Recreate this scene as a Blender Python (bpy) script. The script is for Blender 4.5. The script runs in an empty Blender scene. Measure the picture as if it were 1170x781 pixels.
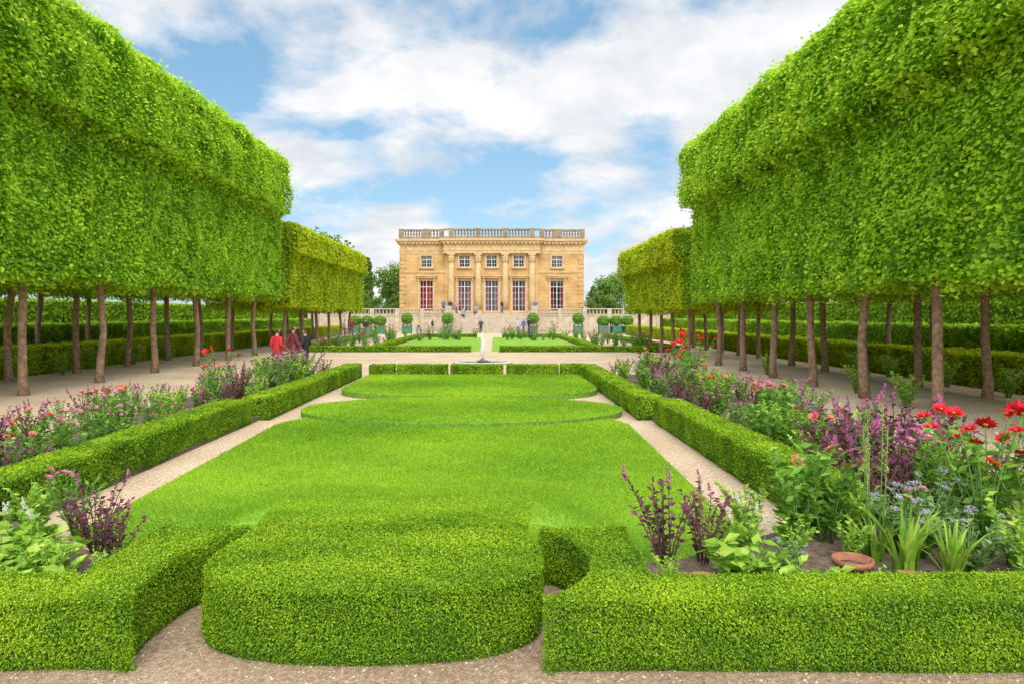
import bpy, bmesh, math, random
import numpy as np
from mathutils import Vector, Matrix
rng = np.random.default_rng(11)
random.seed(5)
PI = math.pi
scene = bpy.context.scene
COL = scene.collection
scene.view_settings.view_transform = 'Standard'
scene.view_settings.look = 'None'
scene.view_settings.exposure = 0

# ------------------------------------------------------------------ helpers
class MB:
    def __init__(s):
        s.v = []; s.n = 0; s.l = []; s.z = []; s.m = []; s.r = []; s.s = []
    def add(s, V, F, mat=0, rnd=0.5, smooth=False):
        V = np.asarray(V, dtype=float).reshape(-1, 3)
        if isinstance(F, np.ndarray):
            nf = len(F); fl = (F + s.n).ravel(); sz = np.full(nf, F.shape[1])
        else:
            nf = len(F); fl = np.array([i for f in F for i in f], dtype=int) + s.n
            sz = np.array([len(f) for f in F], dtype=int)
        s.v.append(V); s.n += len(V); s.l.append(fl); s.z.append(sz)
        s.m.append(np.full(nf, mat)); s.s.append(np.full(nf, smooth))
        s.r.append(np.full(nf, rnd) if np.isscalar(rnd) else np.asarray(rnd, dtype=float))
        return s
    def mesh(s, name, mats):
        me = bpy.data.meshes.new(name)
        V = np.concatenate(s.v); L = np.concatenate(s.l); Z = np.concatenate(s.z)
        me.vertices.add(len(V)); me.vertices.foreach_set('co', V.ravel().astype(np.float32))
        me.loops.add(len(L)); me.loops.foreach_set('vertex_index', L.astype(np.int32))
        me.polygons.add(len(Z))
        st = np.concatenate([[0], np.cumsum(Z)[:-1]]).astype(np.int32)
        me.polygons.foreach_set('loop_start', st)
        me.polygons.foreach_set('material_index', np.concatenate(s.m).astype(np.int32))
        me.polygons.foreach_set('use_smooth', np.concatenate(s.s).astype(bool))
        me.update(calc_edges=True)
        a = me.attributes.new('rnd', 'FLOAT', 'FACE')
        a.data.foreach_set('value', np.concatenate(s.r).astype(np.float32))
        for m in (mats if isinstance(mats, (list, tuple)) else [mats]):
            me.materials.append(m)
        return me
    def build(s, name, mats, parent=None, loc=None):
        return obj(name, s.mesh(name, mats), parent, loc)

def obj(name, me, parent=None, loc=None, rz=0, sc=None):
    o = bpy.data.objects.new(name, me); COL.objects.link(o)
    if parent is not None: o.parent = parent
    if loc is not None: o.location = loc
    if rz: o.rotation_euler = (0, 0, rz)
    if sc is not None: o.scale = (sc, sc, sc) if np.isscalar(sc) else sc
    return o

def tag(o, label=None, cat=None, group=None, kind=None):
    if label: o['label'] = label
    if cat: o['category'] = cat
    if group: o['group'] = group
    if kind: o['kind'] = kind
    return o

def empty(name, loc, label, cat, group=None, rz=0, sc=None):
    o = obj(name, None, None, loc, rz, sc); o.empty_display_size = 0.2
    return tag(o, label, cat, group)

def structure(o, label, cat):
    return tag(o, label, cat, None, 'structure')

def inst(name, parts, loc, rz, sc, label, cat, group=None):
    r = empty(name, loc, label, cat, group, rz, sc)
    for p in parts:
        o = obj(p[0], p[1], r, p[2] if len(p) > 2 else None)
        if len(p) > 3 and p[3] is not None: o.rotation_euler = p[3]
        if len(p) > 4: o.scale = (p[4],)*3
    return r

ORD = ['zeroth', 'first', 'second', 'third', 'fourth', 'fifth', 'sixth', 'seventh', 'eighth', 'ninth', 'tenth', 'eleventh', 'twelfth',
       'thirteenth', 'fourteenth', 'fifteenth', 'sixteenth', 'seventeenth', 'eighteenth', 'nineteenth', 'twentieth']
def ordw(i):
    if i <= 20: return ORD[i]
    t = {2: 'twenty', 3: 'thirty', 4: 'forty', 5: 'fifty'}[i//10]
    return t + ('-' + ORD[i % 10]) if i % 10 else t[:-1] + 'ieth'

def box(b, c, s, mat=0):
    x, y, z = c; a, d, h = s[0]/2, s[1]/2, s[2]/2
    V = [(x-a, y-d, z-h), (x+a, y-d, z-h), (x+a, y+d, z-h), (x-a, y+d, z-h), (x-a, y-d, z+h), (x+a, y-d, z+h), (x+a, y+d, z+h), (x-a, y+d, z+h)]
    F = [(0, 3, 2, 1), (4, 5, 6, 7), (0, 1, 5, 4), (1, 2, 6, 5), (2, 3, 7, 6), (3, 0, 4, 7)]
    b.add(V, F, mat); return b

def tube(b, pts, rad, n=8, mat=0, rnd=0.5):
    pts = [Vector(p) for p in pts]
    V = []; F = []
    up = Vector((0.31, 0.95, 0.05))
    for i, p in enumerate(pts):
        d = (pts[min(i+1, len(pts)-1)] - pts[max(i-1, 0)]).normalized()
        u = d.cross(up)
        if u.length < 1e-4: u = d.cross(Vector((1, 0, 0)))
        u.normalize(); w = d.cross(u)
        r = rad[i] if hasattr(rad, '__len__') else rad
        for k in range(n):
            a = 2*PI*k/n
            V.append(p + u*(r*math.cos(a)) + w*(r*math.sin(a)))
    for i in range(len(pts)-1):
        for k in range(n):
            F.append((i*n+k, i*n+(k+1) % n, (i+1)*n+(k+1) % n, (i+1)*n+k))
    F.append(tuple(range(n))[::-1]); F.append(tuple((len(pts)-1)*n+k for k in range(n)))
    b.add([tuple(v) for v in V], F, mat, rnd, True); return b

def lathe(b, prof, n=20, c=(0, 0, 0), mat=0, flute=0.0):
    V = []; F = []
    for r, z in prof:
        for k in range(n):
            a = 2*PI*k/n
            rr = r*(1 - (flute if k % 2 else 0))
            V.append((c[0]+rr*math.cos(a), c[1]+rr*math.sin(a), c[2]+z))
    for i in range(len(prof)-1):
        for k in range(n):
            F.append((i*n+k, i*n+(k+1) % n, (i+1)*n+(k+1) % n, (i+1)*n+k))
    F.append(tuple(range(n))[::-1]); F.append(tuple((len(prof)-1)*n+k for k in range(n)))
    b.add(V, F, mat, 0.5, True); return b

def prism(b, poly, z0, z1, mat=0, matside=None):
    n = len(poly)
    V = [(p[0], p[1], z0) for p in poly] + [(p[0], p[1], z1) for p in poly]
    b.add(V, [tuple(range(n, 2*n))], mat)
    b.add(V, [(i, (i+1) % n, n+(i+1) % n, n+i) for i in range(n)], mat if matside is None else matside)
    return b

def nrm(A): return A/np.maximum(np.linalg.norm(A, axis=1, keepdims=True), 1e-9)

def nz(P, f, seed):
    r = np.random.default_rng(seed); o = 0
    for k in range(5):
        d = r.normal(size=3); d *= f*(0.6+0.9*r.random())/np.linalg.norm(d)
        o = o + np.sin(P@d + r.random()*6.28)
    return o/2.6

def cards(b, P, N, L, W, rnd, jit=0.7, mat=0, fold=0.12, D=None, droop=0.0):
    n = len(P)
    M = nrm(N + jit*rng.normal(size=(n, 3)))
    if D is None:
        D = nrm(np.cross(M, rng.normal(size=(n, 3))))
        if droop: D = nrm(D + np.array([0, 0, -droop]))
    S = nrm(np.cross(M, D)); M = np.cross(D, S)
    L = (L*(0.7+0.6*rng.random(n)))[:, None]; Wd = W/ (np.mean(L)) * L
    A = P - D*L*0.5; T = P + D*L*0.5
    C = P - D*L*0.05
    V = np.stack([A, C + S*Wd*0.5 + M*L*fold, T, C - S*Wd*0.5 + M*L*fold], axis=1).reshape(-1, 3)
    b.add(V, np.arange(4*n).reshape(-1, 4), mat, np.clip(rnd, 0, 1)); return b

# ------------------------------------------------------------------ materials
def newmat(name):
    m = bpy.data.materials.new(name); m.use_nodes = True
    nt = m.node_tree; nt.nodes.clear()
    out = nt.nodes.new('ShaderNodeOutputMaterial')
    return m, nt, out
def ramp(nt, cols):
    r = nt.nodes.new('ShaderNodeValToRGB'); e = r.color_ramp.elements
    while len(e) < len(cols): e.new(0.5)
    for i, (p, c) in enumerate(cols):
        e[i].position = p; e[i].color = (*c, 1)
    return r
def mat(name, col, rough=0.75, scale=4.0, amt=0.25, bump=0.0, metal=0.0, detail=5):
    m, nt, out = newmat(name); N = nt.nodes; K = nt.links
    p = N.new('ShaderNodeBsdfPrincipled'); p.inputs['Roughness'].default_value = rough; p.inputs['Metallic'].default_value = metal
    tc = N.new('ShaderNodeTexCoord'); t = N.new('ShaderNodeTexNoise'); t.inputs['Scale'].default_value = scale; t.inputs['Detail'].default_value = detail
    K.new(tc.outputs['Object'], t.inputs['Vector'])
    r = ramp(nt, [(0.3, tuple(c*(1-amt) for c in col)), (0.7, tuple(min(1, c*(1+amt)) for c in col))])
    K.new(t.outputs['Fac'], r.inputs['Fac']); K.new(r.outputs['Color'], p.inputs['Base Color'])
    if bump:
        bp = N.new('ShaderNodeBump'); bp.inputs['Strength'].default_value = bump; bp.inputs['Distance'].default_value = 0.02
        K.new(t.outputs['Fac'], bp.inputs['Height']); K.new(bp.outputs['Normal'], p.inputs['Normal'])
    K.new(p.outputs[0], out.inputs[0]); return m
def leafmat(name, c0, c1, c2, trans=0.35, rough=0.5):
    m, nt, out = newmat(name); N = nt.nodes; K = nt.links
    at = N.new('ShaderNodeAttribute'); at.attribute_name = 'rnd'
    r = ramp(nt, [(0.0, c0), (0.5, c1), (1.0, c2)])
    K.new(at.outputs['Fac'], r.inputs['Fac'])
    p = N.new('ShaderNodeBsdfPrincipled'); p.inputs['Roughness'].default_value = rough
    p.inputs['Specular IOR Level'].default_value = 0.3
    K.new(r.outputs['Color'], p.inputs['Base Color'])
    t = N.new('ShaderNodeBsdfTranslucent'); K.new(r.outputs['Color'], t.inputs['Color'])
    mx = N.new('ShaderNodeMixShader'); mx.inputs[0].default_value = trans
    K.new(p.outputs[0], mx.inputs[1]); K.new(t.outputs[0], mx.inputs[2]); K.new(mx.outputs[0], out.inputs[0])
    return m

M_box = leafmat('boxwood_leaf', (0.06, 0.17, 0.005), (0.25, 0.43, 0.009), (0.48, 0.63, 0.022))
M_boxcore = mat('boxwood_inside', (0.05, 0.12, 0.008), 0.9, 30)
M_lime = leafmat('lime_leaf', (0.12, 0.31, 0.012), (0.44, 0.73, 0.03), (0.74, 0.88, 0.07), .5)
M_limefar = leafmat('lime_leaf_yellow', (0.20, 0.34, 0.006), (0.55, 0.65, 0.012), (0.72, 0.76, 0.03), .48)
M_limecore = mat('lime_inside', (0.13, 0.29, 0.010), 0.9, 5)
M_darkhedge = leafmat('dark_hedge_leaf', (0.10, 0.25, 0.01), (0.34, 0.56, 0.02), (0.52, 0.67, 0.03))
M_wood = leafmat('woodland_leaf', (0.06, 0.13, 0.02), (0.15, 0.28, 0.04), (0.26, 0.42, 0.06))
M_bark = mat('bark', (0.28, 0.175, 0.105), 0.95, 9, 0.5, 0.6)
M_grass = leafmat('grass_blade', (0.125, 0.28, 0.008), (0.25, 0.44, 0.014), (0.41, 0.60, 0.026), 0.3)
M_soil = mat('soil', (0.16, 0.11, 0.075), 0.95, 18, 0.5, 0.8)
M_edge = mat('turf_edge', (0.12, 0.24, 0.02), 0.95, 14, 0.4, 0.5)
M_stone = mat('pale_stone', (0.42, 0.345, 0.25), 0.85, 2.5, 0.2, 0.15)
M_rim = mat('pool_rim_stone', (0.52, 0.47, 0.40), 0.85, 2.5, 0.15, 0.15)
M_trim = mat('trim_stone', (0.50, 0.345, 0.165), 0.85, 2.0, 0.2, 0.1)
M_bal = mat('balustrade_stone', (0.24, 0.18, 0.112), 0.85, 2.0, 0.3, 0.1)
M_white = mat('white_paint', (0.60, 0.58, 0.53), 0.5, 3, 0.05)
M_dark = mat('dark_interior', (0.05, 0.03, 0.026), 0.9, 2, 0.3)
M_red = mat('red_curtain', (0.28, 0.008, 0.014), 0.8, 5, 0.3)
M_terra = mat('terracotta', (0.32, 0.12, 0.065), 0.85, 12, 0.3, 0.2)
M_tub = mat('green_tub_paint', (0.03, 0.18, 0.10), 0.5, 4, 0.2)
M_lead = mat('dark_lead', (0.12, 0.115, 0.095), 0.6, 8, 0.4, 0.4)
M_foam = mat('water_foam', (0.88, 0.9, 0.92), 0.4, 20, 0.05)
M_stem = mat('green_stem', (0.12, 0.25, 0.04), 0.7, 20, 0.3)
M_purstem = mat('purple_stem', (0.14, 0.07, 0.06), 0.7, 20, 0.3)
M_purple = leafmat('burgundy_leaf', (0.06, 0.11, 0.028), (0.135, 0.026, 0.058), (0.32, 0.09, 0.17), 0.3)
M_green = leafmat('green_leaf', (0.06, 0.16, 0.015), (0.16, 0.35, 0.03), (0.32, 0.52, 0.06))
M_pale = leafmat('pale_green_leaf', (0.14, 0.30, 0.02), (0.30, 0.51, 0.045), (0.50, 0.66, 0.10))
M_grey = leafmat('grey_green_leaf', (0.09, 0.17, 0.04), (0.20, 0.34, 0.09), (0.34, 0.47, 0.18))
def petal(name, c, k=1.6):
    return leafmat(name, tuple(x*0.55 for x in c), c, tuple(min(0.95, x*k) for x in c), 0.2)
M_pred = petal('red_petal', (0.64, 0.008, 0.018))
M_pcoral = petal('coral_petal', (0.70, 0.17, 0.12), 1.35)
M_ppink = petal('pink_petal', (0.62, 0.16, 0.34), 1.5)
M_pmag = petal('magenta_petal', (0.42, 0.13, 0.28), 1.7)
M_pwhite = petal('white_petal', (0.66, 0.66, 0.60), 1.3)
M_plav = petal('lavender_petal', (0.46, 0.42, 0.52), 1.4)
M_pyel = petal('yellow_petal', (0.55, 0.42, 0.06), 1.4)

def gravelmat(name, ca, cb_):
    m, nt, out = newmat(name); N = nt.nodes; K = nt.links
    tc = N.new('ShaderNodeTexCoord')
    a = N.new('ShaderNodeTexNoise'); a.inputs['Scale'].default_value = 0.7; a.inputs['Detail'].default_value = 6
    v = N.new('ShaderNodeTexVoronoi'); v.inputs['Scale'].default_value = 70
    f = N.new('ShaderNodeTexNoise'); f.inputs['Scale'].default_value = 25; f.inputs['Detail'].default_value = 6
    for t in (a, v, f): K.new(tc.outputs['Object'], t.inputs['Vector'])
    r1 = ramp(nt, [(0.3, ca), (0.7, cb_)]); K.new(a.outputs['Fac'], r1.inputs['Fac'])
    r2 = ramp(nt, [(0.0, (0.60, 0.56, 0.50)), (1.0, (1.2, 1.18, 1.16))]); K.new(v.outputs['Color'], r2.inputs['Fac'])
    r3 = ramp(nt, [(0.3, (0.68, 0.65, 0.61)), (0.65, (1.08, 1.08, 1.08))]); K.new(f.outputs['Fac'], r3.inputs['Fac'])
    m1 = N.new('ShaderNodeMix'); m1.data_type = 'RGBA'; m1.blend_type = 'MULTIPLY'; m1.inputs[0].default_value = 1
    m2 = N.new('ShaderNodeMix'); m2.data_type = 'RGBA'; m2.blend_type = 'MULTIPLY'; m2.inputs[0].default_value = 1
    K.new(r1.outputs[0], m1.inputs[6]); K.new(r2.outputs[0], m1.inputs[7]); K.new(m1.outputs[2], m2.inputs[6]); K.new(r3.outputs[0], m2.inputs[7])
    p = N.new('ShaderNodeBsdfPrincipled'); p.inputs['Roughness'].default_value = 0.95
    K.new(m2.outputs[2], p.inputs['Base Color'])
    bp = N.new('ShaderNodeBump'); bp.inputs['Strength'].default_value = 0.6; bp.inputs['Distance'].default_value = 0.012
    K.new(v.outputs['Distance'], bp.inputs['Height']); K.new(bp.outputs[0], p.inputs['Normal'])
    K.new(p.outputs[0], out.inputs[0]); return m
M_gravel = gravelmat('gravel', (0.63, 0.465, 0.305), (0.80, 0.635, 0.445))
M_earth = gravelmat('earthy_gravel', (0.32, 0.22, 0.135), (0.48, 0.355, 0.24))

def lawnmat():
    m, nt, out = newmat('lawn'); N = nt.nodes; K = nt.links
    tc = N.new('ShaderNodeTexCoord')
    a = N.new('ShaderNodeTexNoise'); a.inputs['Scale'].default_value = 1.3; a.inputs['Detail'].default_value = 7
    f = N.new('ShaderNodeTexNoise'); f.inputs['Scale'].default_value = 60; f.inputs['Detail'].default_value = 4
    for t in (a, f): K.new(tc.outputs['Object'], t.inputs['Vector'])
    r1 = ramp(nt, [(0.3, (0.16, 0.34, 0.010)), (0.7, (0.27, 0.47, 0.016))]); K.new(a.outputs['Fac'], r1.inputs['Fac'])
    r3 = ramp(nt, [(0.3, (0.6, 0.65, 0.55)), (0.65, (1.12, 1.1, 1.1))]); K.new(f.outputs['Fac'], r3.inputs['Fac'])
    m1 = N.new('ShaderNodeMix'); m1.data_type = 'RGBA'; m1.blend_type = 'MULTIPLY'; m1.inputs[0].default_value = 1
    K.new(r1.outputs[0], m1.inputs[6]); K.new(r3.outputs[0], m1.inputs[7])
    p = N.new('ShaderNodeBsdfPrincipled'); p.inputs['Roughness'].default_value = 0.9
    K.new(m1.outputs[2], p.inputs['Base Color']); K.new(p.outputs[0], out.inputs[0]); return m
M_lawn = lawnmat()

def ashlar():
    m, nt, out = newmat('ashlar_limestone'); N = nt.nodes; K = nt.links
    tc = N.new('ShaderNodeTexCoord'); sp = N.new('ShaderNodeSeparateXYZ'); cb = N.new('ShaderNodeCombineXYZ')
    K.new(tc.outputs['Object'], sp.inputs[0])
    ad = N.new('ShaderNodeMath'); K.new(sp.outputs[0], ad.inputs[0]); K.new(sp.outputs[1], ad.inputs[1])
    K.new(ad.outputs[0], cb.inputs[0]); K.new(sp.outputs[2], cb.inputs[1])
    b = N.new('ShaderNodeTexBrick'); b.inputs['Scale'].default_value = 1; b.inputs['Brick Width'].default_value = 1.1; b.inputs['Row Height'].default_value = 0.42
    b.inputs['Mortar Size'].default_value = 0.012; b.inputs['Color1'].default_value = (0.53, 0.335, 0.135, 1); b.inputs['Color2'].default_value = (0.49, 0.30, 0.115, 1)
    b.inputs['Mortar'].default_value = (0.34, 0.21, 0.09, 1)
    K.new(cb.outputs[0], b.inputs['Vector'])
    t = N.new('ShaderNodeTexNoise'); t.inputs['Scale'].default_value = 0.6; t.inputs['Detail'].default_value = 8; K.new(tc.outputs['Object'], t.inputs['Vector'])
    r = ramp(nt, [(0.32, (0.72, 0.69, 0.64)), (0.62, (1.08, 1.08, 1.08))]); K.new(t.outputs['Fac'], r.inputs['Fac'])
    mx = N.new('ShaderNodeMix'); mx.data_type = 'RGBA'; mx.blend_type = 'MULTIPLY'; mx.inputs[0].default_value = 1
    K.new(b.outputs['Color'], mx.inputs[6]); K.new(r.outputs[0], mx.inputs[7])
    p = N.new('ShaderNodeBsdfPrincipled'); p.inputs['Roughness'].default_value = 0.88
    K.new(mx.outputs[2], p.inputs['Base Color']); K.new(p.outputs[0], out.inputs[0]); return m
M_ash = ashlar()
def glassmat():
    m, nt, out = newmat('window_glass'); N = nt.nodes; K = nt.links
    g = N.new('ShaderNodeBsdfGlossy'); g.inputs['Roughness'].default_value = 0.05; g.inputs['Color'].default_value = (0.8, 0.85, 0.9, 1)
    t = N.new('ShaderNodeBsdfTransparent'); mx = N.new('ShaderNodeMixShader'); mx.inputs[0].default_value = 0.05
    K.new(t.outputs[0], mx.inputs[1]); K.new(g.outputs[0], mx.inputs[2]); K.new(mx.outputs[0], out.inputs[0]); return m
M_glass = glassmat()
def watermat():
    m, nt, out = newmat('water'); N = nt.nodes; K = nt.links
    p = N.new('ShaderNodeBsdfPrincipled'); p.inputs['Base Color'].default_value = (0.10, 0.13, 0.12, 1); p.inputs['Roughness'].default_value = 0.06
    t = N.new('ShaderNodeTexNoise'); t.inputs['Scale'].default_value = 9; bp = N.new('ShaderNodeBump'); bp.inputs['Strength'].default_value = 0.3
    K.new(t.outputs['Fac'], bp.inputs['Height']); K.new(bp.outputs[0], p.inputs['Normal']); K.new(p.outputs[0], out.inputs[0]); return m
M_water = watermat()

# ------------------------------------------------------------------ camera, light, sky
cd = bpy.data.cameras.new('camera'); cam = bpy.data.objects.new('camera', cd); COL.objects.link(cam)
cam.location = (0, 0, 2.0); cam.rotation_euler = (PI/2, 0, 0)
cd.sensor_width = 36; cd.lens = 24; cd.shift_x = 20/1170; cd.shift_y = -30.5/1170; cd.clip_end = 4000; cd.clip_start = 0.05
scene.camera = cam
EL, AZ = math.radians(47), math.radians(176)
sd = Vector((math.sin(AZ)*math.cos(EL), math.cos(AZ)*math.cos(EL), math.sin(EL)))
ld = bpy.data.lights.new('sun', 'SUN'); ld.energy = 2.7; ld.angle = math.radians(32); ld.color = (1, 0.96, 0.88)
lo = bpy.data.objects.new('sun', ld); COL.objects.link(lo); lo.rotation_euler = sd.to_track_quat('Z', 'Y').to_euler(); lo.location = (0, -20, 40)

w = bpy.data.worlds.new('World'); scene.world = w; w.use_nodes = True
nt = w.node_tree; nt.nodes.clear(); N = nt.nodes; K = nt.links
wo = N.new('ShaderNodeOutputWorld'); bg = N.new('ShaderNodeBackground'); bg.inputs['Strength'].default_value = 0.148
sky = N.new('ShaderNodeTexSky'); sky.sky_type = 'NISHITA'; sky.sun_disc = False; sky.sun_elevation = EL; sky.sun_rotation = AZ
tc = N.new('ShaderNodeTexCoord'); sp = N.new('ShaderNodeSeparateXYZ'); K.new(tc.outputs['Generated'], sp.inputs[0])
def math_(op, a, b):
    n = N.new('ShaderNodeMath'); n.operation = op
    for i, q in enumerate((a, b)):
        if isinstance(q, (int, float)): n.inputs[i].default_value = q
        else: K.new(q, n.inputs[i])
    return n.outputs[0]
zz = math_('ADD', math_('MAXIMUM', sp.outputs[2], 0.0), 0.30)
cb = N.new('ShaderNodeCombineXYZ'); K.new(math_('DIVIDE', sp.outputs[0], zz), cb.inputs[0]); K.new(math_('DIVIDE', sp.outputs[1], zz), cb.inputs[1])
mp = N.new('ShaderNodeMapping'); mp.inputs['Location'].default_value = (2.3, 1.4, 0); K.new(cb.outputs[0], mp.inputs['Vector'])
n1 = N.new('ShaderNodeTexNoise'); n1.inputs['Scale'].default_value = 1.9; n1.inputs['Detail'].default_value = 12; n1.inputs['Roughness'].default_value = 0.58; n1.inputs['Distortion'].default_value = 0.1
n2 = N.new('ShaderNodeTexNoise'); n2.inputs['Scale'].default_value = 3.2; n2.inputs['Detail'].default_value = 9; n2.inputs['Roughness'].default_value = 0.56
K.new(mp.outputs[0], n1.inputs['Vector']); K.new(mp.outputs[0], n2.inputs['Vector'])
rc = ramp(nt, [(0.425, (0, 0, 0)), (0.54, (1, 1, 1))]); K.new(n1.outputs['Fac'], rc.inputs['Fac'])
rg = ramp(nt, [(0.34, (4.6, 4.95, 5.4)), (0.60, (6.8, 6.8, 6.9))]); K.new(n2.outputs['Fac'], rg.inputs['Fac'])
# added soft fill: unseen clouds behind the camera, brightened towards the sun
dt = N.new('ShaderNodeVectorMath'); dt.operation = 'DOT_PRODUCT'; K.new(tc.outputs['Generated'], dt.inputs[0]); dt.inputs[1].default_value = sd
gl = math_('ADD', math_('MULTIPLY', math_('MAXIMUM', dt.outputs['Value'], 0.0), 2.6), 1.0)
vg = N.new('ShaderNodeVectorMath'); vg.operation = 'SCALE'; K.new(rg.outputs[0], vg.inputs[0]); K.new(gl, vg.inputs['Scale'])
tint = N.new('ShaderNodeMix'); tint.data_type = 'RGBA'; tint.blend_type = 'MIX'; tint.inputs[0].default_value = 0.38
K.new(sky.outputs[0], tint.inputs[6]); tint.inputs[7].default_value = (2.0, 4.6, 6.6, 1)
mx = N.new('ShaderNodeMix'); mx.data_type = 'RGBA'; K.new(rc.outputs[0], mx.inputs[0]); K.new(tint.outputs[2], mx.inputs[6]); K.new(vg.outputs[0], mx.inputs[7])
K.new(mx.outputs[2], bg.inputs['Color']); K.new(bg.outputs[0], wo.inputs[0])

# ------------------------------------------------------------------ ground
AX = -0.76
b = MB(); b.add([(-1500, -300, 0), (1500, -300, 0), (1500, 2500, 0), (-1500, 2500, 0)], [(0, 1, 2, 3)])
structure(b.build('ground', M_gravel), 'tan gravel ground of the formal garden', 'ground')
b = MB(); b.add([(-9, 1.0, .004), (7.5, 1.0, .004), (7.5, 5.2, .004), (-9, 5.2, .004)], [(0, 1, 2, 3)])
structure(b.build('path', M_earth), 'brown earthy path running between and before the front hedges', 'path')

def inpoly(P, poly):
    x, y = P[:, 0], P[:, 1]; r = np.zeros(len(P), bool); n = len(poly); j = n-1
    for i in range(n):
        xi, yi = poly[i]; xj, yj = poly[j]
        c = ((yi > y) != (yj > y)) & (x < (xj-xi)*(y-yi)/((yj-yi) if yj != yi else 1e-9)+xi)
        r ^= c; j = i
    return r
def polyarea(p):
    p = np.asarray(p); x, y = p[:, 0], p[:, 1]
    return 0.5*np.sum(x*np.roll(y, -1)-np.roll(x, -1)*y)
def sample_poly(poly, n):
    p = np.asarray(poly); lo, hi = p.min(0), p.max(0); out = np.zeros((0, 2))
    while len(out) < n:
        Q = lo+(hi-lo)*rng.random((int(n*1.6)+50, 2)); Q = Q[inpoly(Q, poly)]
        out = np.concatenate([out, Q])
    return out[:n]
def ellipse(cx, cy, a, bb, n=64, t0=0, t1=2*PI, e=2.0):
    pts = []
    for i in range(n):
        t = t0+(t1-t0)*i/(n if abs(t1-t0-2*PI) < 1e-6 else n-1)
        c, s = math.cos(t), math.sin(t)
        pts.append((cx+a*math.copysign(abs(c)**(2/e), c), cy+bb*math.copysign(abs(s)**(2/e), s)))
    return pts
def sstep(t): t = np.clip(t, 0, 1); return t*t*(3-2*t)
def mound(x, y):      # the turf rises gently towards the back of the rounded hedge
    return 0.415*(1-sstep((y-5.0)/3.8))*(1-sstep((np.abs(x-AX)-1.02)/1.15))

main_lawn = [(-2.3, 5.2), (.78, 5.2), (1.5, 5.5), (2.25, 6.1), (2.42, 12.4), (1.9, 13.6), (-3.4, 13.6), (-3.94, 12.4), (-3.8, 6.1), (-3.0, 5.5)]
oval = ellipse(AX+.10, 13.95, 3.25, 1.95)
backl = ellipse(AX+.12, 17.9, 3.3, 2.0, 30, PI, 2*PI, 2.5) + [(2.66, 21.6), (-3.94, 21.6)]
lawns = [('front', main_lawn, 0.03, 'broad bright green front lawn behind the round box hedge'), ('oval', oval, 0.105, 'oval raised grass bed in the middle of the lawn'),
         ('back', backl, 0.125, 'far strip of lawn between the oval and the row of low hedges')]
for nm, poly, z, lab in lawns:
    b = MB(); prism(b, poly, -0.01, z, 0, 1)
    if nm == 'front':
        xs = np.linspace(AX-2.2, AX+2.2, 45); ys = np.linspace(5.14, 8.9, 40); gx, gy = np.meshgrid(xs, ys); gz = mound(gx, gy)+.026
        V = np.stack([gx, gy, gz], -1).reshape(-1, 3); nx = len(xs)
        F = np.array([(j*nx+i, j*nx+i+1, (j+1)*nx+i+1, (j+1)*nx+i) for j in range(len(ys)-1) for i in range(nx-1)])
        b.add(V, F[V[F][:, :, 2].max(1) > .036], 0, .5, True)
        V2 = np.concatenate([V[:nx], V[:nx]*np.array([1, 1, 0])]); b.add(V2, np.array([(i+nx, i+1+nx, i+1, i) for i in range(nx-1)]), 0)
    structure(b.build('lawn', [M_lawn, M_edge]), lab, 'lawn')
def grass(poly, z, dens_fn, label, hh, zf=None):
    A = abs(polyarea(poly)); mxd = 7500
    Q = sample_poly(poly, int(A*mxd)); keep = rng.random(len(Q)) < np.array(dens_fn(Q[:, 1]))/mxd; Q = Q[keep]
    n = len(Q); h = hh*(0.6+0.8*rng.random(n))*np.clip(Q[:, 1]/9, 0.9, 1.5); a = rng.random(n)*6.28; wd = 0.004*np.clip(Q[:, 1]/6, 1, 3)
    B = np.column_stack([Q, np.full(n, z-0.003) if zf is None else zf(Q)]); d = np.column_stack([np.cos(a), np.sin(a), np.zeros(n)])
    ln = np.column_stack([rng.normal(size=(n, 2))*0.6, np.ones(n)])*h[:, None]
    V = np.stack([B-d*wd[:, None], B+d*wd[:, None], B+ln], 1).reshape(-1, 3)
    P3 = np.column_stack([Q, np.zeros(n)])
    stripe = 0.05*np.sin(Q[:, 1]*2.6+.5*np.sin(Q[:, 0]*.8))
    r = np.clip(0.5+0.15*nz(P3, 1.2, 3)+0.11*nz(P3, 4, 8)+0.07*nz(P3, 11, 18)+stripe+0.17*rng.normal(size=n), 0, 1)
    m = MB(); m.add(V, np.arange(3*n).reshape(-1, 3), 0, r)
    tag(m.build('grass', M_grass), label, 'grass', None, 'stuff')
mound_poly = [(AX-.95, 4.85), (AX+.95, 4.85), (AX+1.0, 5.16), (.78, 5.2)]+main_lawn[2:]+[(-2.3, 5.2), (AX-1.0, 5.16)]
grass(mound_poly, 0.03, lambda y: np.clip(7500*(7.5/y)**1.4, 1000, 7500)*np.clip((y-4.85)/1.2, .05, 1), 'short mown grass growing on the broad front lawn', 0.024, lambda Q: np.maximum(.027, mound(Q[:, 0], Q[:, 1])+.023))
grass(oval, 0.105, lambda y: np.full(len(y), 2400), 'short mown grass growing on the oval raised bed', 0.022)
grass(backl, 0.125, lambda y: np.full(len(y), 1400), 'short mown grass on the far strip of lawn', 0.022)

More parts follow.
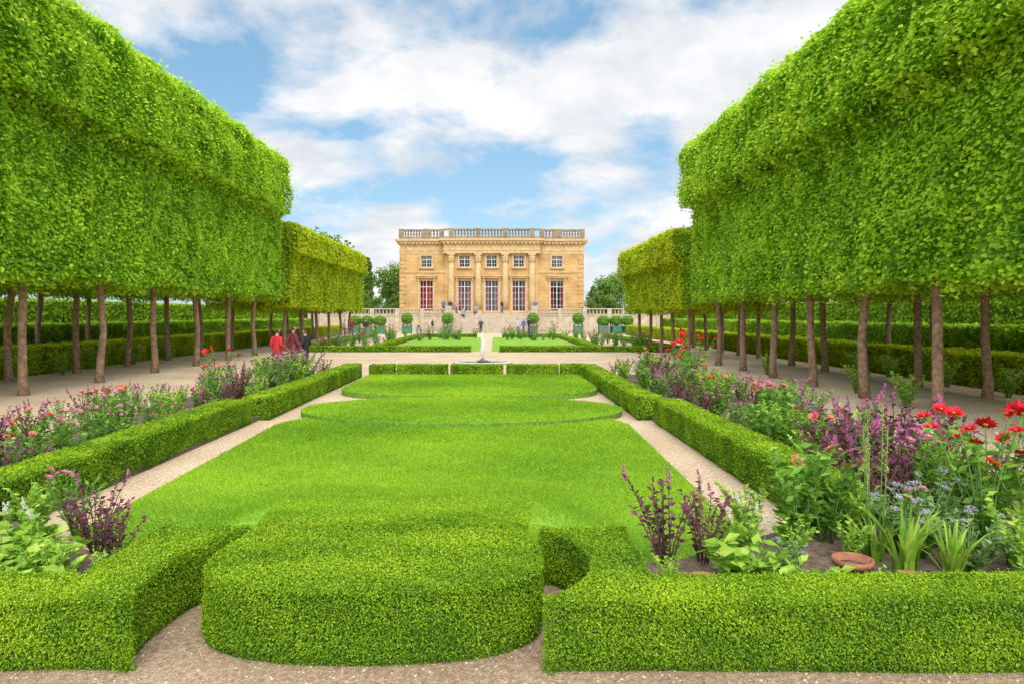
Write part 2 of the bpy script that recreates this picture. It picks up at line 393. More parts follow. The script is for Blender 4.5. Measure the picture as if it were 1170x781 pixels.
for poly, lab in (([(0.95, 4.18), (7.5, 4.18), (7.5, 6.0), (6.0, 6.4), (5.9, 22.2), (3.0, 22.2), (3.0, 6.4), (2.35, 5.95), (1.6, 5.42), (0.95, 5.2)], 'dark soil of the right flower bed'),
                  ([(-2.5, 4.18), (-2.5, 5.2), (-3.1, 5.42), (-3.85, 5.95), (-4.5, 6.4), (-4.5, 22.2), (-6.3, 22.2), (-6.4, 20.2), (-7.2, 19.6), (-7.3, 6.2), (-9, 6.0), (-9, 4.18)], 'dark soil of the left flower bed')):
    b = MB(); prism(b, poly, -0.01, 0.085)
    structure(b.build('soil', M_soil), lab, 'soil')
SOILZ = .08
Q = np.column_stack([rng.uniform(-4, 4, 7000), rng.uniform(3.0, 5.2, 7000)]); n = len(Q); s = 0.004+0.008*rng.random(n)**2
base = np.array([(1, 0, 0), (0, 1, 0), (-1, 0, 0), (0, -1, 0), (0, 0, 0.7), (0, 0, -0.2)])
V = np.column_stack([Q, s*0.15+.004])[:, None, :]+base[None]*s[:, None, None]*(0.7+0.6*rng.random((n, 6, 1)))
F0 = np.array([(0, 1, 4), (1, 2, 4), (2, 3, 4), (3, 0, 4)])
F = (F0[None]+6*np.arange(n)[:, None, None]).reshape(-1, 3)
m = MB(); m.add(V.reshape(-1, 3), F, 0, np.repeat(rng.random(n), 4))
tag(m.build('gravel', leafmat('pebble', (0.18, 0.125, 0.08), (0.40, 0.30, 0.21), (0.62, 0.53, 0.42), 0.0, 0.9)), 'loose gravel stones on the path in the foreground', 'gravel', None, 'stuff')

# ------------------------------------------------------------------ hedges
def hedge_mb(poly, h, L, dens, seed=1, core=0.04, bumpy=0.008, soft=None, off=(0, 0)):
    p = np.asarray(poly, float)
    if polyarea(p) < 0: p = p[::-1]
    q = np.roll(p, -1, 0); e = q-p; ln = np.linalg.norm(e, axis=1); nn = np.column_stack([e[:, 1], -e[:, 0]])/ln[:, None]
    A = polyarea(p); m = MB()
    vn = nn+np.roll(nn, 1, 0); vn /= np.maximum(np.linalg.norm(vn, axis=1, keepdims=True), 1e-6)
    vn /= np.maximum((vn*nn).sum(1), .35)[:, None]
    ip = [tuple(x) for x in p-vn*core*1.5]
    prism(m, ip, 0, h-core*1.1, 1)
    nt_ = int(A*dens); T = sample_poly([tuple(x) for x in p], nt_)
    d = np.full(nt_, 9.0)
    for i in range(len(p)):
        if soft is not None and p[i][1] > soft and q[i][1] > soft: continue
        t = np.clip(((T-p[i])@e[i])/ln[i]**2, 0, 1); d = np.minimum(d, np.linalg.norm(T-(p[i]+t[:, None]*e[i]), axis=1))
    P = np.column_stack([T, np.full(nt_, h)]); edge = np.clip(1-d/0.05, 0, 1)**2
    bump = bumpy*nz(P, 9, seed)+bumpy*nz(P, 2.2, seed+1)
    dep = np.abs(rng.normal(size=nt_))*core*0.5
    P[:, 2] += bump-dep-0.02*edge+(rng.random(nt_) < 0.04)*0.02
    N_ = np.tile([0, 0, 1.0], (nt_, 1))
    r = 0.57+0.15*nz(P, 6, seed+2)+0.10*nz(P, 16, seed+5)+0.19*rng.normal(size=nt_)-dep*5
    cards(m, P, N_, L, L*0.6, r, 0.7)
    if soft is not None:
        # the shrub thins out into the turf rising behind it
        k = 26000; y = 5.05+rng.exponential(.55, k); x = AX+(rng.random(k)*2-1)*(1.0+.12*(y-5)); ok = y < 7.6; x, y = x[ok], y[ok]
        P2 = np.column_stack([x-off[0], y-off[1], mound(x, y)+.034+.008*rng.normal(size=len(x))])
        r2 = 0.57+0.15*nz(P2, 6, seed+2)+0.10*nz(P2, 16, seed+5)+0.17*rng.normal(size=len(x))
        cards(m, P2, np.tile([0, 0, 1.0], (len(x), 1)), L, L*.6, r2, .7)
    ns = int(ln.sum()*h*dens*1.15); ei = rng.choice(len(p), ns, p=ln/ln.sum()); t = rng.random(ns)
    xy = p[ei]+t[:, None]*e[ei]; u = rng.random(ns); nv = np.column_stack([nn[ei], np.zeros(ns)])
    P = np.column_stack([xy, u*h]); dep = np.abs(rng.normal(size=ns))*core*0.5
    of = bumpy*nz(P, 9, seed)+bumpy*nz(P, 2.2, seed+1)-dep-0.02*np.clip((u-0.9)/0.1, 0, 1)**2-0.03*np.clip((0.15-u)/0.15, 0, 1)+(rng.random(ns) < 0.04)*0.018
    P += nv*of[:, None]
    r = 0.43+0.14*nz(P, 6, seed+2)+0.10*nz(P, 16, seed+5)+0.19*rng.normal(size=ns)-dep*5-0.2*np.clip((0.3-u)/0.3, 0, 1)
    cards(m, P, nv+np.array([0, 0, 0.3]), L, L*0.6, r, 0.7)
    return m
HM = [M_box, M_boxcore]
def hedge(poly, h, L, dens, label, group=None, seed=1, core=0.04, name='box_hedge', soft=None):
    c = np.asarray(poly).mean(0); pl = [(x-c[0], y-c[1]) for x, y in poly]
    o = hedge_mb(pl, h, L, dens, seed, core, soft=None if soft is None else soft-c[1], off=c).build(name, HM, None, (c[0], c[1], 0))
    return tag(o, label, 'hedge', group)
half = [(1.06, 4.66), (1.02, 4.85), (.97, 5.0), (.95, 5.22)]
lobe = ellipse(AX, 4.48, 1.08, 0.62, 40, PI, 2*PI, 2.7)+[(AX+x, y) for x, y in half]+[(AX-x, y) for x, y in half[::-1]]
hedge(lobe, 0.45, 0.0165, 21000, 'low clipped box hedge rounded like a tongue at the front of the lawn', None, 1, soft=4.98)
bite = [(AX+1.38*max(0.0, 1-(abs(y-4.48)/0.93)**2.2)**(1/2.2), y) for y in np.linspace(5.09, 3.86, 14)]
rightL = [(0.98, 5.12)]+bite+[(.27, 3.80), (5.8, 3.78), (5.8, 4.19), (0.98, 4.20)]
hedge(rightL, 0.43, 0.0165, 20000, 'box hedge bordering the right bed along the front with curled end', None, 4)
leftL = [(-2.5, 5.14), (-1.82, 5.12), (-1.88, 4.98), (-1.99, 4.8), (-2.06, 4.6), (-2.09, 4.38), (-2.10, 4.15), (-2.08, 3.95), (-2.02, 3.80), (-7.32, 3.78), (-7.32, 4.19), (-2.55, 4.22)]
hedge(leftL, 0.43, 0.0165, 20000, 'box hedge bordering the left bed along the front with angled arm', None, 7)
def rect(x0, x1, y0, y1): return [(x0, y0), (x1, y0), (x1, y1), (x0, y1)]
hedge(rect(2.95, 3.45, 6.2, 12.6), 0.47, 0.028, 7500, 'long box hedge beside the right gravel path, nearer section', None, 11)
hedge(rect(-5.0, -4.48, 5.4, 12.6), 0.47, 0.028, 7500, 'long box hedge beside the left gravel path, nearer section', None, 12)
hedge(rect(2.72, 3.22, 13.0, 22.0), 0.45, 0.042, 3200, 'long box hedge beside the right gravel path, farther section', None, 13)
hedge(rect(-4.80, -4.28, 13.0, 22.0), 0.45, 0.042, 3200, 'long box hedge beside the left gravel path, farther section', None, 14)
for i, (x0, x1) in enumerate([(-4.1, -3.3), (-3.2, -1.55), (-1.43, 0.28), (0.4, 2.1), (2.2, 3.0)]):
    hedge(rect(x0, x1, 22.3, 22.9), 0.38, 0.05, 2600, 'low box hedge closing the far end of the lawn, %s from left' % ordw(i+1), 'low hedges in a row at the end of the lawn', 20+i)
for i, (x0, x1, y0, y1, lab) in enumerate([(-6.4, -1.3, 37, 37.6, 'low hedge beyond the fountain, left of the central walk'), (0.3, 5.4, 37, 37.6, 'low hedge beyond the fountain, right of the central walk'),
        (-7.0, -6.5, 37, 62, 'long low hedge edging the far lawn on its left'), (5.5, 6.0, 37, 62, 'long low hedge edging the far lawn on its right'),
        (-11.4, -10.9, 38, 62, 'outer low hedge of the far left flower bed'), (9.8, 10.3, 38, 62, 'outer low hedge of the far right flower bed'),
        (-10.9, -7.0, 37, 37.6, 'near end hedge of the far left flower bed'), (6.0, 9.8, 37, 37.6, 'near end hedge of the far right flower bed'),
        (-6.4, -1.6, 61, 61.6, 'low hedge before the palace steps on the left'), (0.8, 5.4, 61, 61.6, 'low hedge before the palace steps on the right')]):
    hedge(rect(x0, x1, y0, y1), 0.32, 0.09, 550, lab, None, 40+i, 0.06)
b = MB(); prism(b, rect(-6.3, -.85, 37.8, 60.9), -0.01, 0.03); structure(b.build('lawn', M_lawn), 'far lawn beyond the fountain left of the central walk', 'lawn')
b = MB(); prism(b, rect(-.15, 5.3, 37.8, 60.9), -0.01, 0.03); structure(b.build('lawn', M_lawn), 'far lawn beyond the fountain right of the central walk', 'lawn')
def bighedge(ly, wd, h, L, dens, seed, name):
    return hedge_mb(rect(-wd/2, wd/2, -ly/2, ly/2), h, L, dens, seed, 0.1, 0.04).mesh(name, [M_darkhedge, M_limecore])
mh1 = hedge_mb(rect(-.6, .6, -5.9, 5.9), 0.95, 0.09, 700, 61, 0.07, 0.03).mesh('clipped_hedge', [M_limefar, M_boxcore])
mh2 = bighedge(11.8, 1.4, 1.6, 0.11, 420, 62, 'clipped_hedge')
mh3 = bighedge(15.8, 2.0, 2.8, 0.2, 110, 63, 'tall_hedge')
for side, x1, x2, x3 in (('left', -15.9, -19.6, -25), ('right', 13.9, 17.9, 23)):
    for i in range(5):
        tag(obj('clipped_hedge', mh1, None, (x1, 15+12*i, 0)), 'waist-high clipped hedge behind the %s trees, %s section from the camera' % (side, ordw(i+1)), 'hedge', 'waist-high clipped hedges')
        tag(obj('clipped_hedge', mh2, None, (x2, 17+12*i, 0)), 'head-high clipped hedge behind the %s trees, %s section from the camera' % (side, ordw(i+1)), 'hedge', 'head-high clipped hedges')
        tag(obj('tall_hedge', mh3, None, (x3, 14+16*i, 0)), 'tall backdrop hedge on the far %s, %s section from the camera' % (side, ordw(i+1)), 'hedge', 'tall backdrop hedges')

# ------------------------------------------------------------------ clipped lime trees
def crown_mesh(ly, hl, hu, zb, zt, ztop, dens, L, seed, leafm, bs=1.0):
    m = MB(); lo = ly/2+0.08
    box(m, (0, 0, (zb+zt)/2+.25), (2*hl-.5, ly-.02, zt-zb), 1)
    box(m, (0, 0, (zt+ztop)/2), (2*hu-.6, ly-.03, ztop-zt-.6), 1)
    S = []
    for s in (-1, 1):
        S.append(((s*hl, -lo, zb), (0, 2*lo, 0), (0, 0, zt-zb+.3), (s, 0, 0.15), 1, 0))
        S.append(((s*hu, -lo, zt), (0, 2*lo, 0), (0, 0, ztop-zt), (s, 0, 0.3), 1.15, 1))
        S.append(((s*hl*.8, -lo, zt-.3), (0, 2*lo, 0), (s*(hu-hl*.8), 0, .4), (s*.4, 0, -1), .9, 1))
        S.append(((-hl, s*lo, zb), (2*hl, 0, 0), (0, 0, zt-zb), (0, s, .1), .5, 0))
        S.append(((-hu, s*lo, zt), (2*hu, 0, 0), (0, 0, ztop-zt), (0, s, .2), .5, 1))
    S.append(((-hu, -lo, ztop), (2*hu, 0, 0), (0, 2*lo, 0), (0, 0, 1), 1, 1))
    S.append(((-hl, -lo, zb), (2*hl, 0, 0), (0, 2*lo, 0), (0, 0, -1), .8, 0))
    for p0, ux, uy, n_, f, up in S:
        ar = np.linalg.norm(np.cross(ux, uy)); n = int(ar*dens*f)
        P = np.array(p0)+rng.random((n, 1))*np.array(ux)+rng.random((n, 1))*np.array(uy)
        n_ = np.array(n_, float)/np.linalg.norm(n_); Nn = np.tile(n_, (n, 1))
        dep = rng.exponential(0.08, n); bump = bs*((0.15 if up else 0.08)*nz(P, 3.2, seed)+0.08*nz(P, 1.1, seed+1)+.05*nz(P, 8, seed+6))
        stray = (rng.random(n) < 0.08)*rng.random(n)*(0.34 if up else 0.20)*bs
        P = P+Nn*(bump-dep+stray)[:, None]
        if up:
            t = np.clip((P[:, 2]-(ztop-.8))/.8, 0, 1); P[:, 0] *= 1-.16*bs*t**2
            t2 = np.clip((np.abs(P[:, 0])/hu-.5)/.5, 0, 1); top = P[:, 2] > ztop-.35
            P[:, 2] -= np.where(top, .24*bs*t2**2, 0)
        else:
            lowp = P[:, 2] < zb+.4
            P[:, 2] -= np.where(lowp, (.22+.2*nz(P*np.array([1, 1, 0]), 2.5, seed+8))*rng.random(n)**2, 0)
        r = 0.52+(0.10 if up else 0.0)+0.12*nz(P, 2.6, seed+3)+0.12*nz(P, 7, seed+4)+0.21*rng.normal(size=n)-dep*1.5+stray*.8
        Nn = Nn+(np.array([0, 0, .85]) if abs(n_[2]) < .6 else 0)
        cards(m, P, Nn, L, L*.82, r, 0.6, 0, 0.1, None, 0.35)
    return m.mesh('crown', [leafm, M_limecore])
def trunk_mesh(h, r, seed):
    q = random.Random(seed); m = MB()
    pts = [(0, 0, -.05), (q.uniform(-.03, .03), q.uniform(-.03, .03), .35), (q.uniform(-.09, .09), q.uniform(-.06, .06), h*.5), (q.uniform(-.1, .1), q.uniform(-.08, .08), h), (0, 0, h+2.2)]
    tube(m, pts, [r*1.45, r*1.05, r*.95, r*.9, r*.5], 10)
    for k in range(5):
        a = q.uniform(0, 6.28); z = h-.25+q.uniform(-.1, .6)
        tube(m, [(pts[3][0], pts[3][1], z), (.4*math.cos(a), .5*math.sin(a), z+.5), (.55*math.cos(a), 1.0*math.sin(a), z+1.2)], [r*.45, r*.3, r*.15], 6)
    return m.mesh('trunk', [M_bark])
def grove(side, block, xs, ys, ly, dims, leafm, L, dens, seed, rr, bs=1.0):
    cm = [crown_mesh(ly, *dims, dens, L, seed+k*10, leafm, bs) for k in range(3)]
    tm = [trunk_mesh(dims[2], rr, seed+k) for k in range(4)]
    for ri, x in enumerate(xs):
        for i, y in enumerate(ys):
            k = (i*3+ri*2+seed) % 4
            r = inst('clipped_lime_tree', [('crown', cm[(i+ri) % 3]), ('trunk', tm[k])], (x, y, 0), 0, None,
                 'box-clipped lime tree, %s %s block, %s row, %s from the camera' % (block, side, ('path-side', 'rear', 'outermost')[ri], ordw(i+1)), 'tree', 'box-clipped lime trees in rows')
            if (i+ri) % 3 == 1: r.rotation_euler.z = PI
ysL = [33.6-3.3*k for k in range(8)][::-1]
grove('left', 'near tall', (-11.8, -14.5, -18.0), ysL, 3.3, (.72, 1.25, 3.0, 7.2, 10.1), M_lime, .105, 450, 100, .105)
ysR = [8.4+2.7*k for k in range(8)]
grove('right', 'near tall', (8.95, 11.9, 15.8), ysR, 2.7, (.70, 1.25, 2.72, 6.5, 9.0), M_lime, .096, 530, 200, .104)
grove('left', 'far lower', (-11.8, -14.8), [38.5+3.4*k for k in range(6)], 3.4, (.8, 1.15, 2.5, 5.4, 7.0), M_limefar, .14, 240, 300, .105, .45)
grove('right', 'far lower', (8.95, 12.2), [31.5+2.6*k for k in range(5)], 2.6, (.75, 1.15, 2.3, 4.4, 5.9), M_limefar, .12, 280, 400, .095, .45)

# ------------------------------------------------------------------ wild trees in the distance
def wild_mesh(rx, rz, zc, ncl, seed, L=.42, cone=False):
    q = np.random.default_rng(seed); m = MB(); Pa = []; Na = []; R = []
    for k in range(ncl):
        d = q.normal(size=3); d /= np.linalg.norm(d); u = q.random()**.45
        c = d*u*np.array([rx, rx, rz])
        if cone: c[:2] *= np.clip(1-(c[2]+rz)/(2.3*rz), .1, 1)
        rr = rx*(.22+.2*q.random()); n = 110
        v = q.normal(size=(n, 3)); v = nrm(v)
        P = c+v*rr*(q.random((n, 1))**.4); Pa.append(P); Na.append(nrm(v+d*.6)); R.append(np.full(n, .42+.16*q.normal()+.12*d[2])+.14*q.normal(size=n))
    P = np.concatenate(Pa)+np.array([0, 0, zc]); cards(m, P, np.concatenate(Na), L, L*.75, np.concatenate(R), .8)
    return m.mesh('crown', [M_wood])
def wtrunk(h, r):
    m = MB(); tube(m, [(0, 0, 0), (.1, 0, h*.5), (0, .1, h)], [r*1.3, r, r*.4], 8)
    for k in range(5):
        a = k*1.3; tube(m, [(0, 0, h*.45), (h*.16*math.cos(a), h*.16*math.sin(a), h*.75)], [r*.5, r*.15], 6)
    return m.mesh('trunk', [M_bark])
W1 = [('crown', wild_mesh(4, 4.6, 8, 60, 1)), ('trunk', wtrunk(8, .35))]
W2 = [('crown', wild_mesh(3.4, 3.6, 5.0, 52, 2)), ('trunk', wtrunk(6, .3))]
W3 = [('crown', wild_mesh(2.0, 5.4, 7, 44, 3, .4, True)), ('trunk', wtrunk(8, .25))]
for parts, x, y, s, lab in [(W3, -20.8, 112, .95, 'slim pointed tree left of the palace'), (W1, -17.0, 118, .88, 'rounded dark tree rising just left of the palace wall'),
        (W2, -15.0, 104, .55, 'small dark tree against the left side of the palace'), (W2, -19.5, 100, .55, 'low bushy tree behind the left topiary tubs'), (W2, -24.5, 100, .7, 'bushy tree behind the far left lime block'),
        (W2, -17.3, 99, .5, 'low round bush between the palace and the left topiary tubs'), (W2, -21.8, 101, .62, 'bush standing under the slim pointed tree'),
        (W1, -22.0, 84, 1.0, 'loose-crowned tree rising above the far left lime block'), (W1, -27.0, 78, 1.1, 'second loose-crowned tree above the far left lime block'),
        (W2, 17.3, 106, .8, 'rounded tree just right of the palace'), (W1, 21.5, 124, .78, 'taller loose tree behind the rounded one right of the palace'), (W2, 14.6, 102, .45, 'low bush tree close to the right palace corner'),
        (W2, 22.0, 98, .7, 'bushy tree at the end of the right lime row'), (W2, 28, 95, 1.0, 'broad tree hidden partly by the far right lime block'), (W1, -36, 104, 1.0, 'broad woodland tree at far left horizon'), (W1, 36, 110, .9, 'broad woodland tree at far right horizon'),
        (W2, -30, 108, 1.0, 'medium woodland tree on the left horizon')]:
    inst('woodland_tree', parts, (x, y, 0), random.uniform(0, 6), s, lab, 'tree')

# ------------------------------------------------------------------ palace
BX, BY, BZ = -0.36, 88.0, 2.2
pal = empty('palace', (BX, BY, BZ), 'honey-coloured stone palace with four columns and a roof balustrade', 'palace')
def wallface(m, x0, x1, z0, z1, ops, y, dep):
    xs = sorted({x0, x1, *[o[0] for o in ops], *[o[1] for o in ops]}); zs = sorted({z0, z1, *[o[2] for o in ops], *[o[3] for o in ops]})
    for i in range(len(xs)-1):
        for j in range(len(zs)-1):
            cx, cz = (xs[i]+xs[i+1])/2, (zs[j]+zs[j+1])/2
            if any(o[0] < cx < o[1] and o[2] < cz < o[3] for o in ops): continue
            m.add([(xs[i], y, zs[j]), (xs[i+1], y, zs[j]), (xs[i+1], y, zs[j+1]), (xs[i], y, zs[j+1])], [(0, 1, 2, 3)])
    for a, c, e, f in ops:
        Y = y+dep
        m.add([(a, y, e), (a, Y, e), (a, Y, f), (a, y, f)], [(0, 1, 2, 3)]); m.add([(c, y, e), (c, Y, e), (c, Y, f), (c, y, f)], [(3, 2, 1, 0)])
        m.add([(a, y, f), (c, y, f), (c, Y, f), (a, Y, f)], [(3, 2, 1, 0)]); m.add([(a, y, e), (c, y, e), (c, Y, e), (a, Y, e)], [(0, 1, 2, 3)])
WX = [-8.45, -3.5, 0, 3.5, 8.45]; LW, UW = 1.75, 1.4; LZ = (0.25, 4.25); UZ = (5.95, 7.45)
SY = .35
m = MB()
def ops(xs): return [(x-LW/2, x+LW/2, *LZ) for x in xs]+[(x-UW/2, x+UW/2, *UZ) for x in xs]
wallface(m, -6.0, 6.0, -2.2, 7.7, ops(WX[1:4]), 0, .45)
wallface(m, -11.9, -6.0, -2.2, 7.7, ops(WX[:1]), SY, .45); wallface(m, 6.0, 11.9, -2.2, 7.7, ops(WX[4:]), SY, .45)
for s in (-1, 1):
    m.add([(s*6, 0, -2.2), (s*6, SY, -2.2), (s*6, SY, 7.7), (s*6, 0, 7.7)], [(0, 1, 2, 3)])
    m.add([(s*11.9, SY, -2.2), (s*11.9, 20, -2.2), (s*11.9, 20, 7.7), (s*11.9, SY, 7.7)], [(0, 1, 2, 3)])
m.add([(-11.9, 20, -2.2), (11.9, 20, -2.2), (11.9, 20, 7.7), (-11.9, 20, 7.7)], [(0, 1, 2, 3)])
m.add([(-11.8, 2.4, -2), (11.8, 2.4, -2), (11.8, 2.4, 7.7), (-11.8, 2.4, 7.7)], [(0, 1, 2, 3)], 1)
m.build('wall', [M_ash, M_dark], pal)
CY = -.42
m = MB()
for x0, x1, yo in ((-11.9, -6.0, SY), (-6.0, 6.0, CY), (6.0, 11.9, SY)):
    cx = (x0+x1)/2; yb = 6.0
    for zi, (z0, z1, pr) in enumerate(((7.7, 8.05, .05), (8.05, 8.35, .10), (8.353, 8.9, .03), (8.9, 9.1, .2), (9.1, 9.32, .4), (9.32, 9.6, .55))):
        xa, xb = x0-(pr if cx <= 1 else -.001), x1+(pr if cx >= -1 else -.001)
        dz = 0
        if abs(cx) < 1: xa, xb = x0-.15-pr, x1+.15+pr; dz = .003
        box(m, ((xa+xb)/2, (yo-pr+yb)/2, (z0+z1)/2+dz), (xb-xa, yb-(yo-pr), z1-z0))
k = -11.6
while k < 11.7:
    yo = CY if abs(k) < 6.3 else SY
    box(m, (k, yo-.3, 9.0), (.22, .2, .19)); k += .5
m.build('cornice', M_trim, pal)
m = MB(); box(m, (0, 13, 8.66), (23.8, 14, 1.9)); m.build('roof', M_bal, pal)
m = MB()
BS, BC = SY-.05, CY-.05
def rail(x0, x1, y):
    box(m, ((x0+x1)/2, y, 9.73), (x1-x0, .42, .24)); box(m, ((x0+x1)/2, y, 10.75), (x1-x0, .46, .2))
rail(-11.9, -6.25, BS); rail(-6.2, 6.2, BC); rail(6.25, 11.9, BS)
peds = [(-11.7, BS), (-8.45, BS), (-6.5, BS), (-5.2, BC), (-1.74, BC), (1.74, BC), (5.2, BC), (6.5, BS), (8.45, BS), (11.7, BS)]
for x, y in peds: box(m, (x, y, 10.25), (.6 if abs(x) not in (8.45,) else 1.2, .5, 1.02)); box(m, (x, y, 10.86), (.64, .5, .05))
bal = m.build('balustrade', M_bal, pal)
m = MB(); lathe(m, [(.11, 0), (.11, .08), (.08, .14), (.15, .34), (.08, .62), (.11, .72), (.11, .8)], 8); bme = m.mesh('baluster', [M_bal])
for i in range(len(peds)-1):
    (xa, ya), (xb, yb) = peds[i], peds[i+1]
    if ya != yb: continue
    n = int((xb-xa-.8)/.34)
    for j in range(n): obj('baluster', bme, bal, (xa+.55+(xb-xa-1.1)*j/max(n-1, 1), ya, 9.85))
m = MB(); lathe(m, [(.46, .35), (.46, 2.2), (.44, 4.0), (.39, 6.5)], 32, flute=.05); cme = m.mesh('column', [M_trim])
m = MB(); lathe(m, [(.40, 6.5), (.44, 6.56), (.39, 6.62), (.40, 6.9), (.44, 7.15), (.42, 7.2), (.5, 7.5)], 20)
for k in range(8):
    a = k*PI/4; ca, sa = math.cos(a), math.sin(a)
    for zz0, rr in ((6.65, .38), (6.95, .40)):
        tube(m, [(rr*ca, rr*sa, zz0), ((rr+.04)*ca, (rr+.04)*sa, zz0+.25), ((rr+.11)*ca, (rr+.11)*sa, zz0+.34)], [.09, .08, .035], 5)
box(m, (0, 0, 7.59), (1.0, 1.0, .19)); capme = m.mesh('capital', [M_trim])
m = MB(); box(m, (0, 0, .09), (1.1, 1.1, .18)); lathe(m, [(.54, .181), (.56, .24), (.5, .29), (.51, .34), (.46, .36)], 20); basme = m.mesh('base', [M_trim])
for x in (-5.2, -1.74, 1.74, 5.2):
    c = obj('column', cme, pal, (x, -.12, 0)); obj('capital', capme, c); obj('base', basme, c)
def winmesh(wd, z0, z1, nc, nr):
    m = MB(); h = z1-z0; f = .08
    for s in (-1, 1): box(m, (s*(wd/2-f/2), 0, h/2), (f, .12, h))
    for z in (f/2, h-f/2): box(m, (0, 0, z), (wd-2*f-.004, .114, f))
    for i in range(1, nc):
        t = .09 if nc % 2 == 0 and i == nc//2 else .032
        box(m, (-wd/2+wd*i/nc, 0, h/2), (t, .09, h-2*f-.004))
    for j in range(1, nr): box(m, (0, 0, h*j/nr), (wd-2*f-.01, .07, .032 if j != nr-1 else .08))
    return m.mesh('window', [M_white])
def quadmesh(nm, wd, h, mt):
    m = MB(); m.add([(-wd/2, 0, 0), (wd/2, 0, 0), (wd/2, 0, h), (-wd/2, 0, h)], [(0, 1, 2, 3)]); return m.mesh(nm, [mt])
def curtmesh(nm, wd, h, mt):
    m = MB(); n = 14; V = []
    for i in range(n+1):
        x = -wd/2+wd*i/n; y = .05*math.sin(i*1.9); V += [(x, y, 0), (x, y, h)]
    m.add(V, [(2*i, 2*i+2, 2*i+3, 2*i+1) for i in range(n)], 0, .5, True); return m.mesh(nm, [mt])
wl = winmesh(LW, *LZ, 4, 5); wu = winmesh(UW, *UZ, 4, 3); pl_ = quadmesh('pane', LW-.1, LZ[1]-LZ[0]-.1, M_glass); pu = quadmesh('pane', UW-.1, UZ[1]-UZ[0]-.1, M_glass)
M_cream = mat('cream_curtain', (0.45, 0.40, 0.31), .8, 4, .15)
cuR = curtmesh('curtain', .5, 3.7, M_red); cuN = curtmesh('curtain', .34, 3.7, M_red); cuF = curtmesh('curtain', 1.5, 3.8, M_red); cuU = curtmesh('blind', 1.2, .4, M_cream)
m = MB(); box(m, (0, -.08, .12), (2.5, .35, .22)); box(m, (0, -.14, .28), (2.75, .5, .1))
for s in (-1, 1): box(m, (s*1.02, -.05, -.18), (.18, .26, .34))
hood = m.mesh('window_hood', [M_trim])
m = MB()
for s in (-1, 1): box(m, (s*(LW/2+.11), 0, 2.0), (.2, .1, 4.2))
surl = m.mesh('window_surround', [M_trim])
m = MB()
for s in (-1, 1): box(m, (s*(UW/2+.1), 0, .75), (.18, .1, 1.5))
box(m, (0, 0, 1.6), (UW+.4, .12, .2)); box(m, (0, -.06, -.09), (UW+.5, .3, .16)); suru = m.mesh('window_surround', [M_trim])
for i, x in enumerate(WX):
    y = 0 if 0 < i < 4 else SY
    o = obj('window', wl, pal, (x, y+.3, LZ[0])); obj('pane', pl_, o, (0, .02, .05))
    if i == 0: obj('curtain', cuF, o, (0, .5, .1))
    elif i == 2 or i == 4:
        for s in (-1, 1): obj('curtain', cuN, o, (s*.66, .5, .1))
    else:
        for s in (-1, 1): obj('curtain', cuR, o, (s*.58, .5, .1))
    obj('window_hood', hood, pal, (x, y-.03, LZ[1]+.28)); obj('window_surround', surl, pal, (x, y-.04, LZ[0]-.1))
    o = obj('window', wu, pal, (x, y+.3, UZ[0])); obj('pane', pu, o, (0, .02, .05)); obj('blind', cuU, o, (0, .45, 1.0))
    obj('window_surround', suru, pal, (x, y-.045, UZ[0]))
for x0, x1, y in ((-11.9, -6.003, SY), (6.003, 11.9, SY)):
    m = MB(); box(m, ((x0+x1)/2, y-.04, 5.35), (x1-x0, .12, .22)); m.build('string_course', M_trim, pal)
    m = MB(); box(m, ((x0+x1)/2, y-.05, .06), (x1-x0, .16, .24)); m.build('plinth', M_trim, pal)
for s in (-1, 1):
    for k in range(13):
        m = MB(); box(m, (s*(11.6 if k % 2 else 11.5), SY-.045, .45+.56*k), (.62 if k % 2 else .86, .12, .5)); m.build('quoin', M_ash, pal)

# terrace
b = MB(); prism(b, rect(-22, 21, 80.4, 112), 0.0, 2.2); structure(b.build('terrace', M_stone), 'raised stone terrace in front of the palace', 'terrace')
def terwall(x0, x1, lab):
    r = empty('terrace_wall', ((x0+x1)/2, 80.1, 0), lab, 'wall'); hw = (x1-x0)/2
    m = MB(); box(m, (0, 0, .95), (2*hw, .5, 1.9)); m.build('wall', M_stone, r)
    m = MB(); box(m, (0, -.02, 1.98), (2*hw+.1, .6, .16)); m.build('coping', M_stone, r)
    n = int(hw*2/3)
    for k in range(n+1):
        m = MB(); box(m, (-hw+.3+(2*hw-.6)*k/n, -.3, 1.39), (.5, .12, 2.76)); m.build('pier', M_stone, r)
    m = MB(); box(m, (0, 0, 2.72), (2*hw, .28, .12)); m.build('rail', M_stone, r)
    m3 = MB(); lathe(m3, [(.08, 0), (.08, .06), (.05, .1), (.1, .24), (.05, .46), (.08, .54), (.08, .6)], 8); me3 = m3.mesh('baluster', [M_stone])
    nb = int(hw*2/.42)
    for k in range(nb): obj('baluster', me3, r, (-hw+.25+(2*hw-.5)*k/(nb-1), 0, 2.06))
terwall(-20.5, -5.2, 'pale terrace wall with balustrade left of the palace steps'); terwall(4.5, 19.5, 'pale terrace wall with balustrade right of the palace steps')
r = empty('staircase', (BX, 78.0, 0), 'broad flight of pale stone steps up to the palace terrace', 'staircase')
for k in range(13):
    m = MB(); h = 2.2*(k+1)/13; box(m, (0, -1.9+.33*k+.2+(2.1-.33*k)/2, h/2-.002*k), (9.0, 4.0-.33*k+.4-.1, h)); m.build('step', M_stone, r)
for s in (-1, 1):
    m = MB(); box(m, (s*4.76, .2, 1.15), (.5, 4.6, 2.3)); box(m, (s*4.76, -2.0, 1.5), (.7, .7, 3.0)); m.build('side_wall', M_stone, r)

